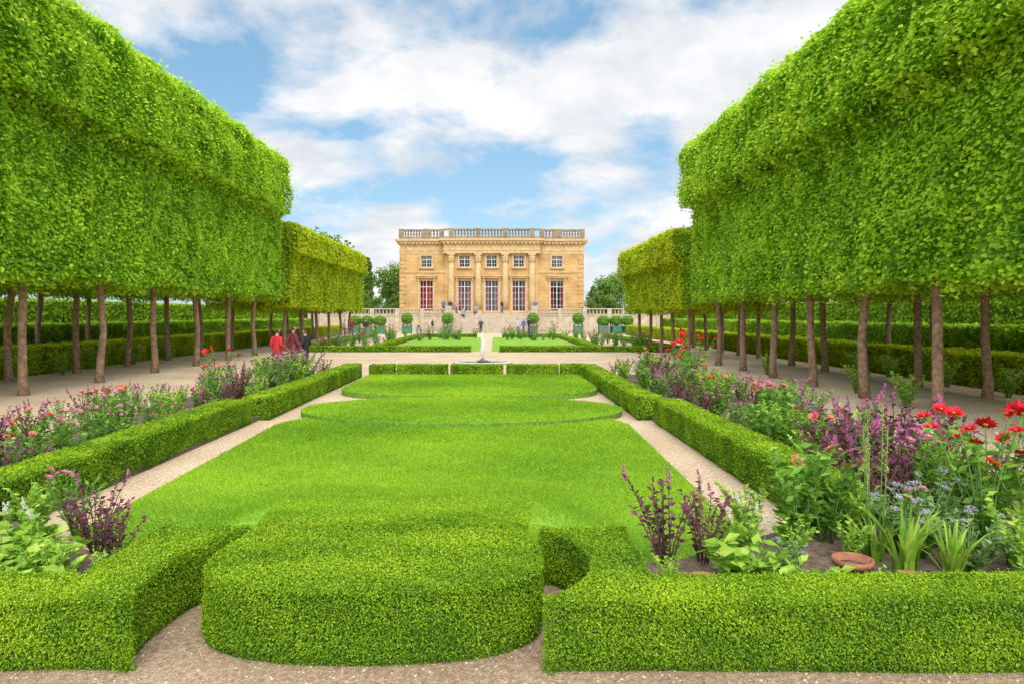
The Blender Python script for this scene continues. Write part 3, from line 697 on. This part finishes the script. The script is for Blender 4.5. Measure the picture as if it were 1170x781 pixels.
# tubs with topiary
m = MB(); box(m, (0, 0, .46), (.86, .86, .72))
for sx in (-1, 1):
    for sy in (-1, 1): box(m, (sx*.43, sy*.43, .45), (.12, .12, .9)); lathe(m, [(.04, .9), (.07, .96), (.07, 1.0), (.02, 1.06)], 8, (sx*.43, sy*.43, 0))
for z in (.14, .8):
    box(m, (0, -.45, z), (.74, .05, .09)); box(m, (0, .45, z), (.74, .05, .09)); box(m, (-.45, 0, z), (.05, .74, .09)); box(m, (.45, 0, z), (.05, .74, .09))
tub = m.mesh('planter_box', [M_tub])
m = MB(); tube(m, [(0, 0, .7), (.01, 0, 1.2), (0, 0, 1.6)], [.05, .045, .04], 8); tst = m.mesh('trunk', [M_bark])
def ball(r, zc, n, L, seed, mt, flat=1.0):
    m = MB(); q = np.random.default_rng(seed); v = nrm(q.normal(size=(n, 3))); P = v*r*(1-.16*q.random((n, 1))+.06*nz(v, 4, seed)[:, None])*np.array([1, 1, flat])+np.array([0, 0, zc])
    cards(m, P, v, L, L*.7, .5+.2*q.normal(size=n)+.12*v[:, 2], .7); lathe(m, [(.02, zc-r*.8*flat), (r*.7, zc-r*.45*flat), (r*.8, zc), (r*.7, zc+r*.45*flat), (.02, zc+r*.8*flat)], 12, mat=1)
    return m.mesh('crown', [mt, M_boxcore])
bcr = ball(.64, 1.62, 900, .13, 5, M_green); bcr2 = ball(.7, 1.4, 900, .14, 6, M_green, .75)
for i, (x, y) in enumerate([(-9.3, 72.5), (-5.0, 72.5), (4.1, 72.5), (8.9, 72.5)]):
    inst('potted_topiary', [('planter_box', tub), ('trunk', tst), ('crown', bcr)], (x, y, 0), 0, (1, 1, 1), 'ball-clipped tree in green tub before the palace, %s from left' % ordw(i+1), 'potted tree', 'ball-clipped trees in green tubs')
for side, xs in (('left', (-14.6, -13.3, -12.0)), ('right', (11.4, 12.7, 13.9))):
    for j, x in enumerate(xs):
        inst('potted_topiary', [('planter_box', tub), ('trunk', tst), ('crown', bcr2)], (x, 71.5, 0), .2*j, None, 'bushy tree in green tub by the %s terrace wall, %s from left' % (side, ordw(j+1)), 'potted tree', 'bushy trees in green tubs')

# ------------------------------------------------------------------ fountain
f = empty('fountain', (-0.5, 28.6, 0), 'small round pool with slim white water jet beyond the lawn', 'fountain')
m = MB(); lathe(m, [(1.25, 0), (1.25, .06), (1.2, .09), (1.06, .09), (1.04, .06), (1.04, .02)], 40); m.build('basin', M_rim, f)
m = MB(); m.add([(1.05*math.cos(2*PI*k/40), 1.05*math.sin(2*PI*k/40), .05) for k in range(40)], [tuple(range(40))]); m.build('water', M_water, f)
m = MB(); q = random.Random(3)
lathe(m, [(.16, .03), (.14, .1), (.07, .18), (.05, .22)], 12)
for k in range(7):
    a = k*.9; s = .06; lathe(m, [(.02, -.8*s), (.8*s, -.4*s), (s, .1*s), (.6*s, .7*s), (.02, .9*s)], 8, (.19*math.cos(a), .19*math.sin(a), .08))
m.build('rockwork', M_lead, f)
m = MB()
for k in range(9):
    a = k*2.4; ca, sa = math.cos(a), math.sin(a); top = q.uniform(.9, 1.4); rr = .03*(k > 0)
    tube(m, [(.3*rr*ca, .3*rr*sa, .2), (.7*rr*ca, .7*rr*sa, .2+.4*(top-.2)), (rr*ca, rr*sa, .2+.8*(top-.2)), (1.3*rr*ca, 1.3*rr*sa, top)], [.014, .02, .022, .004], 6)
for k in range(10):
    a = q.uniform(0, 6.28); top = q.uniform(.9, 1.25); sp_ = q.uniform(.06, .15); ca, sa = math.cos(a), math.sin(a)
    tube(m, [(.02*ca, .02*sa, top-.25), (.3*sp_*ca, .3*sp_*sa, top), (.65*sp_*ca, .65*sp_*sa, top*.75), (sp_*ca, sp_*sa, .12+.3*q.random())], [.006, .008, .007, .003], 4)
for k in range(260):
    a = q.uniform(0, 6.28); z = q.uniform(.08, 1.38); rr = abs(q.gauss(0, .03+.07*(1.4-z))); s = q.uniform(.005, .011)
    lathe(m, [(.001, -s), (s, 0), (.001, s)], 5, (rr*math.cos(a), rr*math.sin(a), z))
m.build('water_jet', M_foam, f)

# ------------------------------------------------------------------ plants
def stems_plant(nst, h, spread, lpst, L, W, leafm, stemm, seed, tipr=0.0, lift=.4, low=.12):
    q = np.random.default_rng(seed); ms = MB(); ml = MB(); tips = []; Ps = []; Ds = []; Ns = []; R = []
    for k in range(nst):
        a = q.random()*6.28; sp = spread*math.sqrt(q.random()); hh = h*(.6+.45*q.random())
        p0 = np.array([.12*spread*math.cos(a), .12*spread*math.sin(a), 0]); p2 = np.array([sp*math.cos(a), sp*math.sin(a), hh]); p1 = (p0+p2)/2+np.array([-.2*sp*math.cos(a)+q.normal()*.02, -.2*sp*math.sin(a)+q.normal()*.02, .08*hh])
        bez = lambda t: (1-t)**2*p0+2*t*(1-t)*p1+t*t*p2
        tube(ms, [bez(t) for t in (0, .35, .7, 1)], [.007, .006, .005, .003], 5); tips.append(bez(1))
        ro = .1*q.normal()
        for j in range(lpst):
            t = low+(1-low)*(j+q.random()*.8)/lpst; t = min(t, 1.0); b_ = q.random()*6.28
            d = np.array([math.cos(b_), math.sin(b_), lift+.5*q.normal()*.5]); d /= np.linalg.norm(d)
            l = L*(1.15-.55*t); Ps.append(bez(t)+d*l*.5); Ds.append(d); Ns.append(np.array([0, 0, 1.0])+.5*q.normal(size=3)); R.append(.33+.3*t+.2*q.normal()+ro)
    P = np.array(Ps); cards(ml, P, np.array(Ns), L, W, np.array(R), .25, 0, .06, np.array(Ds))
    return ms.mesh('stem', [stemm]), ml.mesh('foliage', [leafm]), tips
def flower_mesh(r, pm, cup=.25, npet=11, rings=2, centre=M_pyel):
    m = MB()
    for g in range(rings):
        rr = r*(1-.3*g); a = 2*PI*(np.arange(npet)+.5*g)/npet; D = np.column_stack([np.cos(a), np.sin(a), np.full(npet, cup+.45*g)]); D = nrm(D)
        cards(m, D*rr*.5, np.tile([0, 0, 1.0], (npet, 1)), rr, rr*.55, .5+.2*rng.normal(size=npet), .1, 0, .05, D)
    lathe(m, [(r*.2, 0), (r*.22, r*.12), (.001, r*.22)], 8, mat=1); return m.mesh('flower', [pm, centre])
def plume_mesh(h, r, n, pm, L=.018):
    m = MB(); z = rng.random(n); a = rng.random(n)*6.28; rad = r*(1-z*.75)*np.sqrt(rng.random(n)); P = np.column_stack([rad*np.cos(a), rad*np.sin(a), z*h])
    cards(m, P, np.column_stack([np.cos(a), np.sin(a), np.full(n, .5)]), L, L*.7, .5+.22*rng.normal(size=n), .5); return m.mesh('flower', [pm])
def puff_mesh(r, n, pm, L=.014):
    m = MB(); v = nrm(rng.normal(size=(n, 3))); v[:, 2] = np.abs(v[:, 2])*.6; cards(m, v*r*(.6+.4*rng.random((n, 1))), v, L, L*.8, .5+.22*rng.normal(size=n), .6); return m.mesh('flower', [pm])
def with_flowers(st, fo, tips, fms, count, zoff=0, tilt=.5):
    parts = [('stem', st), ('foliage', fo)]; q = random.Random(len(tips)+count)
    for i, t in enumerate(sorted(tips, key=lambda t: -t[2])[:count]):
        parts.append(('flower', fms[i % len(fms)], tuple(t+np.array([0, 0, zoff])), (q.uniform(.2, .2+tilt), q.uniform(-.4, .4), q.uniform(0, 6)), q.uniform(.7, 1.2)))
    return parts
PL = {}
pm1 = [plume_mesh(.15, .028, 80, M_pmag), plume_mesh(.12, .03, 70, M_ppink)]
PL['purple'] = [with_flowers(*stems_plant(14, .76, .40, 19, .072, .038, M_purple, M_purstem, 31+k), pm1, 2, -.04, .1) for k in range(3)]
PL['dusky'] = [with_flowers(*stems_plant(12, .72, .36, 18, .075, .036, M_purple if k else M_grey, M_purstem, 41+k), pm1, 8, -.04, .1) for k in range(2)]
fr = flower_mesh(.066, M_pred, .3, 12, 3); fc = flower_mesh(.062, M_pcoral, .3, 12, 3); fp = flower_mesh(.045, M_ppink, .2, 8, 2); fw = flower_mesh(.04, M_pwhite, .2, 8, 2)
PL['red'] = [with_flowers(*stems_plant(12, 1.0, .40, 13, .105, .05, M_green, M_stem, 51+k), [fr], 8, 0, .9) for k in range(2)]
PL['coral'] = [with_flowers(*stems_plant(11, .75, .32, 18, .10, .055, M_green, M_stem, 55+k), [fc], 5, 0, .9) for k in range(2)]
PL['pink'] = [with_flowers(*stems_plant(15, .7, .36, 18, .08, .034, M_green, M_stem, 61+k), [fp], 9, 0, .7) for k in range(2)]
plw = [plume_mesh(.16, .035, 110, M_pwhite)]
PL['white'] = [with_flowers(*stems_plant(14, .62, .32, 16, .10, .05, M_pale, M_stem, 65+k), plw, 5, -.05, .3) for k in range(2)]
PL['leafy'] = [list(zip(('stem', 'foliage'), stems_plant(16, .95, .32, 22, .12, .06, M_green, M_stem, 71+k)[:2])) for k in range(2)]
PL['lush'] = [list(zip(('stem', 'foliage'), stems_plant(16, .7, .36, 22, .09, .045, M_pale, M_stem, 171+k)[:2])) for k in range(2)]
PL['hosta'] = [list(zip(('stem', 'foliage'), stems_plant(20, .36, .36, 9, .17, .09, M_pale, M_stem, 75+k, lift=.2)[:2])) for k in range(2)]
pf = [puff_mesh(.036, 46, M_plav, .012), puff_mesh(.028, 40, M_plav, .012)]
PL['lavender'] = [with_flowers(*stems_plant(24, .5, .36, 14, .07, .035, M_grey, M_stem, 81+k), pf, 12, 0, .3) for k in range(2)]
def strap(seed, n=34, h=.55):
    q = random.Random(seed); m = MB()
    for k in range(n):
        a = q.uniform(0, 6.28); b0 = .07*q.random(); L = h*q.uniform(.7, 1.1); ou = q.uniform(.08, .32); c, s = math.cos(a), math.sin(a); wd = q.uniform(.012, .02)
        V = []
        for t in (0, .3, .6, .85, 1):
            rr = b0+ou*t*t; z = L*(t-.18*t**3*(ou/.2)); ww = wd*(1-t**3)+.001
            V += [(rr*c-s*ww, rr*s+c*ww, z), (rr*c+s*ww, rr*s-c*ww, z)]
        m.add(V, [(2*i, 2*i+1, 2*i+3, 2*i+2) for i in range(4)], 0, q.random())
    return m.mesh('foliage', [M_pale])
PL['strap'] = [[('foliage', strap(1))], [('foliage', strap(2))]]
def spike(seed):
    q = random.Random(seed); parts = [('foliage', strap(seed+9, 22, .4))]
    M_sp = leafmat('lime_spike', (.2, .3, .03), (.4, .5, .06), (.6, .65, .15))
    for k in range(5):
        x, y = q.uniform(-.12, .12), q.uniform(-.12, .12); h = q.uniform(1.0, 1.35); m = MB(); m2 = MB()
        tube(m, [(x*.4, y*.4, 0), (x*.8, y*.8, h*.5), (x, y, h)], [.006, .005, .003], 5); parts.append(('stem', m.mesh('stem', [M_stem])))
        P = []
        for j in range(60): t = .62+.38*j/60; P.append((x*(.6+.4*t)+q.gauss(0, .009), y*(.6+.4*t)+q.gauss(0, .009), h*t))
        P = np.array(P); cards(m2, P, rng.normal(size=(len(P), 3)), .02, .011, .5+.2*rng.normal(size=len(P)), .5); parts.append(('flower', m2.mesh('flower', [M_sp])))
    return parts
PL['spike'] = [spike(4)]
DESC = {'purple': ('burgundy-leaved plant with pink plumes', 'burgundy_plant'), 'dusky': ('dusky plant with magenta plumes', 'plume_plant'), 'red': ('green plant with red dahlias', 'dahlia_plant'),
        'coral': ('green plant with coral dahlias', 'dahlia_plant'), 'pink': ('bushy plant with pink flowers', 'flowering_plant'), 'white': ('pale plant with white plumes', 'flowering_plant'),
        'leafy': ('tall leafy green plant', 'leafy_plant'), 'lush': ('light green leafy plant', 'leafy_plant'), 'hosta': ('low pale broad-leaved plant', 'broad_leaved_plant'), 'lavender': ('grey-green plant with lavender puffs', 'flowering_plant'),
        'strap': ('pale green strap-leaved plant', 'strap_leaved_plant'), 'spike': ('tall plant with lime-green flower spikes', 'spike_plant')}
todo = []
def plant(kind, x, y, s, where): todo.append((kind, x, y, s, where))
RB, LB = 'right flower bed', 'left flower bed'
for kd, x, y, s in [('purple', 1.3, 5.2, .9), ('purple', 1.62, 5.3, .8), ('lush', 1.2, 4.75, .34), ('white', 1.95, 5.4, .70), ('hosta', 1.75, 4.85, .82), ('hosta', 1.98, 4.62, .65), ('leafy', 2.45, 5.6, .92), ('leafy', 2.8, 6.0, .75), ('lush', 2.15, 5.8, .72),
        ('strap', 2.98, 4.95, 1.1), ('strap', 3.25, 4.85, .9), ('lavender', 3.5, 5.05, .9), ('lush', 3.05, 5.75, .8), ('lush', 3.8, 4.9, .65), ('lavender', 3.65, 5.7, 1.1), ('lush', 3.6, 4.55, .45), ('hosta', 3.9, 4.5, .5), ('lavender', 3.35, 5.4, 1.05), ('lush', 3.95, 5.2, .8),
        ('hosta', 2.36, 4.56, .55), ('lush', 2.62, 4.5, .34), ('lush', 2.75, 5.25, .5),
        ('red', 3.95, 5.5, 1.14), ('red', 4.35, 6.0, 1.2), ('red', 4.3, 5.4, 1.15), ('spike', 2.98, 5.35, .95), ('coral', 2.8, 5.75, 1.02), ('pink', 4.2, 4.7, .75), ('lavender', 2.15, 5.05, .5), ('lush', 2.3, 5.25, .5), ('pink', 3.3, 5.6, .8),
        ('purple', 3.7, 6.3, 1.1), ('purple', 4.0, 6.8, 1.1), ('purple', 3.3, 6.05, 1.0), ('dusky', 3.75, 7.3, 1.05), ('purple', 4.4, 7.2, 1.1), ('white', 4.6, 6.6, 1.15), ('pink', 4.1, 6.2, 1.1), ('purple', 4.6, 6.3, 1.1), ('lush', 4.3, 6.6, 1.0),
        ('red', 4.9, 17.2, 1.35), ('red', 4.7, 16.3, 1.3), ('red', 5.2, 17.9, 1.42), ('coral', 4.4, 10.6, 1.12), ('coral', 4.0, 8.6, 1.0), ('leafy', 3.75, 9.6, .75)]: plant(kd, x, y, s, RB)
for kd, x, y, s in [('purple', -3.2, 5.5, .78), ('purple', -2.9, 5.2, .68), ('pink', -3.6, 5.9, .8), ('white', -3.75, 5.4, .7), ('hosta', -3.3, 4.95, .8), ('hosta', -3.6, 5.15, .85), ('lush', -3.1, 4.75, .5), ('lush', -4.1, 5.3, .6), ('lush', -3.9, 5.8, .75), ('hosta', -3.0, 4.6, .65), ('hosta', -3.45, 4.6, .7), ('lush', -2.78, 4.85, .36),
        ('red', -5.9, 14.6, 1.15), ('coral', -5.6, 8.2, 1.0), ('coral', -5.8, 10.2, 1.1), ('coral', -5.3, 7.6, .8),
        ('pink', -5.9, 17.2, 1.3), ('pink', -5.5, 17.8, 1.25), ('lush', -6.1, 18.4, 1.25), ('dusky', -5.7, 18.9, 1.3), ('pink', -6.0, 19.5, 1.3), ('dusky', -5.4, 19.8, 1.2), ('lush', -5.7, 20.4, 1.2)]: plant(kd, x, y, s, LB)
q = random.Random(21)
for side, cx0, cx1, wh in ((1, 3.62, 5.75, RB), (-1, -7.1, -5.15, LB)):
    y = 7.0 if side > 0 else 6.6
    while y < 21.8:
        for c in range(4):
            x = cx0+(cx1-cx0)*(c+.5)/4+q.uniform(-.22, .22)
            wts = [7, 3.6, 1.3, 4.0, 4.5, 1.5, 1.3, 1.3, .12] if side > 0 else [5.5, 4, 1.2, 4, 6, 1.2, 1.0, 1.5, 0.1]
            kd = q.choices(['purple', 'dusky', 'leafy', 'lush', 'pink', 'coral', 'white', 'lavender', 'red'], wts)[0]
            s = q.uniform(.6, 1.15)*(1.05 if (c in (1, 2)) else .92)*(1 if side > 0 else .92)
            if kd in ('leafy', 'red'): s *= .8
            yy = y+q.uniform(-.28, .28)
            if side < 0 and yy > 19.4 and x < -6.2: continue
            plant(kd, x, yy, s, wh)
        y += .7
for x, y in ((9.3, 17.5), (9.0, 14.9), (9.2, 23.0), (12.6, 19.0), (12.4, 21.5), (12.7, 24.0), (12.5, 16.6)): plant('lush', x, y, 1.1, 'gravel by the right trees')
for x, y in ((-14.9, 21), (-14.7, 23.2), (-14.9, 25.5), (-14.8, 28), (-14.9, 31)): plant('lush', x, y, 1.2, 'gravel by the left trees')
cnt = {}
for kd, x, y, s, wh in sorted(todo, key=lambda t: t[2]):
    d, nm = DESC[kd]; cnt[(kd, wh)] = c = cnt.get((kd, wh), 0)+1
    v = PL[kd][c % len(PL[kd])]
    inst(nm, v, (x, y, SOILZ if 'bed' in wh else 0), random.uniform(0, 6.28), s, '%s, %s, %s of its kind from the camera' % (d, wh, ordw(c)), 'plant', d+'s')
q = random.Random(9)
for (x0, x1, y0, y1, n, wh) in [(-10.7, -7.2, 38.5, 61, 30, 'far left bed beyond the fountain'), (6.2, 9.6, 38.5, 61, 30, 'far right bed beyond the fountain'), (-6.0, -1.6, 52, 59, 18, 'left border before the palace'), (0.6, 5.1, 52, 59, 18, 'right border before the palace')]:
    for k in range(n):
        kd = q.choice(['pink', 'pink', 'lavender', 'dusky', 'coral', 'red']); v = PL[kd][k % len(PL[kd])]
        inst(DESC[kd][1], v, (q.uniform(x0, x1), q.uniform(y0, y1), .0), q.uniform(0, 6), q.uniform(.9, 1.4), 'small %s in the %s' % (DESC[kd][0], wh), 'plant', '%s in the %s' % (DESC[kd][0], wh))
m = MB(); lathe(m, [(.09, 0), (.13, .16), (.15, .16), (.155, .21), (.135, .21), (.12, .12)], 24); potm = m.mesh('flower_pot', [M_terra])
m = MB(); lathe(m, [(.001, .15), (.122, .15), (.122, .155), (.001, .157)], 16); pots = m.mesh('soil', [M_soil])
for i, (x, y, sc) in enumerate([(1.42, 4.62, .7), (2.55, 4.86, .9), (3.35, 4.58, .7), (2.86, 4.66, .68)]):
    o = obj('flower_pot', potm, None, (x, y, .085), i, sc)
    tag(o, 'terracotta pot standing in the right front bed, %s from left' % ordw([1, 2, 4, 3][i]), 'pot', 'terracotta pots in the right bed'); obj('soil', pots, o)

# ------------------------------------------------------------------ people
def body(stride, bend):
    J = {}; E = []; R = {}
    def j(n, p, rx, ry=None): J[n] = p; R[n] = (rx, ry or rx)
    j('pel', (0, 0, .93), .14, .105); j('spi', (0, 0, 1.12), .135, .10); j('che', (0, 0, 1.31), .155, .11); j('nec', (0, .01, 1.45), .055); j('hd0', (0, -.015, 1.535), .07, .075); j('hd1', (0, -.005, 1.63), .078, .09)
    for s, k in ((-1, 'l'), (1, 'r')):
        st = stride*s
        j(k+'sh', (s*.175, 0, 1.39), .06); j(k+'el', (s*.235, .05+.1*st*bend, 1.13), .044); j(k+'wr', (s*.25, -.06-.12*(1-bend)+.16*st*bend, .90+.12*(1-bend)), .031); j(k+'ha', (s*.245, -.09-.17*(1-bend)+.18*st*bend, .84+.12*(1-bend)), .028, .035)
        j(k+'hi', (s*.09, 0, .87), .095); j(k+'kn', (s*.1, -.16*st-.02, .5), .062); j(k+'an', (s*.1, -.2*st+.05*abs(stride), .09+.03*max(0, -st)), .043); j(k+'to', (s*.115, -.2*st-.13, .045), .034)
        E += [('che', k+'sh'), (k+'sh', k+'el'), (k+'el', k+'wr'), (k+'wr', k+'ha'), ('pel', k+'hi'), (k+'hi', k+'kn'), (k+'kn', k+'an'), (k+'an', k+'to')]
    E += [('pel', 'spi'), ('spi', 'che'), ('che', 'nec'), ('nec', 'hd0'), ('hd0', 'hd1')]
    bm = bmesh.new(); lay = bm.verts.layers.skin.verify(); vs = {}
    for n, p in J.items():
        v = bm.verts.new(p); v[lay].radius = R[n]; v[lay].use_root = n == 'pel'; vs[n] = v
    for a, c in E: bm.edges.new((vs[a], vs[c]))
    me = bpy.data.meshes.new('tmp'); bm.to_mesh(me); bm.free()
    o = bpy.data.objects.new('tmp', me); COL.objects.link(o)
    sk = o.modifiers.new('skin', 'SKIN'); sk.branch_smoothing = .6; ss = o.modifiers.new('sub', 'SUBSURF'); ss.levels = 1
    dg = bpy.context.evaluated_depsgraph_get(); m2 = bpy.data.meshes.new_from_object(o.evaluated_get(dg)); bpy.data.objects.remove(o)
    V = np.array([v.co[:] for v in m2.vertices]); Nn = np.array([v.normal[:] for v in m2.vertices]); F = [tuple(p.vertices) for p in m2.polygons]; bpy.data.meshes.remove(m2)
    C = np.array([V[list(f_)].mean(0) for f_ in F])
    def part(mask, off, nm):
        idx = [f_ for f_, k in zip(F, mask) if k]; used = sorted({i for f_ in idx for i in f_}); mp_ = {u: i for i, u in enumerate(used)}
        m = MB(); m.add((V+Nn*off)[used], [tuple(mp_[i] for i in f_) for f_ in idx], 0, .5, True); return m.mesh(nm, [M_white])
    arm = np.abs(C[:, 0]) > .19; hand = arm & (C[:, 2] < .92+.12*(1-bend))
    jac = (C[:, 2] > .86) & (C[:, 2] < 1.44) & ~hand; tro = (C[:, 2] < .9) & (C[:, 2] > .1) & ~arm
    hair = (C[:, 2] > 1.53) & ((C[:, 1] > .015) | (C[:, 2] > 1.67))
    parts = {'jacket': part(jac, .018, 'jacket'), 'trousers': part(tro, .012, 'trousers'), 'hair': part(hair, .018, 'hair')}
    for k, s in (('l', -1), ('r', 1)): parts['shoe'+k] = part((C[:, 2] < .115) & (C[:, 0]*s > 0), .01, 'shoe')
    m = MB(); m.add(V, F, 0, .5, True)
    for s, k in ((-1, 'l'), (1, 'r')):
        h = np.array(J[k+'ha'])
        for g in range(4):
            L = (.075, .085, .08, .065)[g]; y0 = (g-1.5)*.017; p = h+np.array([0, y0, -.02])
            tube(m, [p, p+np.array([-s*.004, -.004, -L*.5]), p+np.array([-s*.02, -.008, -L])], [.009, .008, .006], 5)
        p = h+np.array([0, -.03, .01]); tube(m, [p, p+np.array([-s*.012, -.022, -.03]), p+np.array([-s*.015, -.026, -.055])], [.011, .009, .007], 5)
        tube(m, [(s*.085, 0, 1.60), (s*.098, .012, 1.615), (s*.092, .01, 1.575)], [.008, .014, .008], 5)
    tube(m, [(0, -.09, 1.625), (0, -.112, 1.585), (0, -.09, 1.572)], [.01, .015, .01], 5)
    parts['body'] = m.mesh('body', [M_white])
    m = MB(); lathe(m, [(.001, -.012), (.012, 0), (.001, .012)], 6, (0, 0, 0)); parts['eye'] = m.mesh('eye', [M_lead])
    m = MB(); tube(m, [(-.025, -.085, 1.535), (0, -.092, 1.533), (.025, -.085, 1.535)], [.004, .007, .004], 5); parts['mouth'] = m.mesh('mouth', [M_terra])
    return parts
BOD = [body(0, 1), body(.9, 1), body(0, 0), body(-.8, 1)]
pc = {}
def pmat(c):
    if c not in pc: pc[c] = mat('cloth_%d' % len(pc), c, .8, 12, .15)
    return pc[c]
SKIN = mat('skin', (.52, .30, .21), .55, 8, .08)
def person(x, y, z, rz, h, bk, top, bot, hair, label, group=None):
    r = empty('person', (x, y, z), label, 'person', group, rz, h/1.72); B = BOD[bk]
    for nm, key, c in (('body', 'body', None), ('jacket', 'jacket', top), ('trousers', 'trousers', bot), ('shoe', 'shoel', (.04, .035, .03)), ('shoe', 'shoer', (.04, .035, .03)), ('hair', 'hair', hair)):
        o = obj(nm, B[key], r); o.material_slots[0].link = 'OBJECT'; o.material_slots[0].material = SKIN if c is None else pmat(c)
    for s in (-1, 1): obj('eye', B['eye'], r, (s*.032, -.088, 1.612))
    obj('mouth', B['mouth'], r)
BLK = (.02, .018, .018); BRN = (.09, .05, .03); GRY = (.25, .25, .26); BLU = (.06, .12, .3); WHT = (.45, .46, .5); RED = (.5, .02, .03); NAV = (.03, .04, .09); PNK = (.5, .22, .28); YEL = (.5, .4, .12)
person(-6.75, 21.2, 0, 2.6, 1.62, 2, RED, NAV, BLK, 'person in bright red jacket on the left path beside the flower bed')
person(-6.6, 22.4, 0, 2.2, 1.70, 1, (.16, .02, .03), BLK, BLK, 'person in dark red top standing between red and black jackets')
person(-6.35, 22.9, 0, -1.9, 1.56, 2, BLK, NAV, BRN, 'person in black jacket beside the red-jacketed walker')
for (x, y, z, rz, k, t, bo, ha, lab) in [(-12.6, 60, 0, .5, 1, RED, BLU, BLK, 'small distant person in red top by the left tubs'), (-13.3, 60.5, 0, 2, 0, WHT, BLU, BRN, 'small distant person in pale grey top by the left tubs'), (-12.1, 64, 0, 1, 3, BLK, GRY, BRN, 'small distant person in black by the left tubs'),
        (-6.2, 83, 2.2, .3, 0, BLU, BLK, BLK, 'tiny person in blue on the terrace left of the doors'), (-5.4, 83.4, 2.2, 3, 1, BLK, GRY, BRN, 'tiny person in black on the terrace left of the doors'), (-4.7, 84, 2.2, 1, 2, PNK, BLU, BRN, 'tiny person in pink on the terrace left of the doors'),
        (-3.6, 78.5, 1.18, 0, 1, GRY, NAV, BLK, 'tiny person in pale grey on the left of the palace steps'), (-2.2, 79.2, 1.52, 3, 3, GRY, BLK, BRN, 'tiny person in grey climbing the middle of the palace steps'), (-1.5, 75, 0, 0, 1, NAV, BLK, BLK, 'tiny person in navy at the foot of the steps'),
        (2.4, 70, 0, 1, 0, WHT, BLU, BRN, 'small person in pale grey before the right palace steps'), (3.0, 70.3, 0, -1, 1, BLU, BLK, BLK, 'small person in blue before the right palace steps'), (3.6, 71.5, 0, 2, 2, BLK, NAV, BLK, 'small person in black before the right palace steps'),
        (-8.2, 74, 0, 1, 1, YEL, BLU, BRN, 'small person in yellow near the left topiary balls'), (-6.8, 75, 0, 2, 0, BLK, GRY, BLK, 'small person in black near the left topiary balls'),
        (0.9, 82.5, 2.2, 1, 0, BLK, BLU, BRN, 'tiny person in black on the terrace before the middle door'), (5.0, 83.0, 2.2, 0, 2, BLU, GRY, BRN, 'tiny person in blue on the terrace right of the doors')]:
    person(x, y, z, rz, random.uniform(1.6, 1.78), k, t, bo, ha, lab)
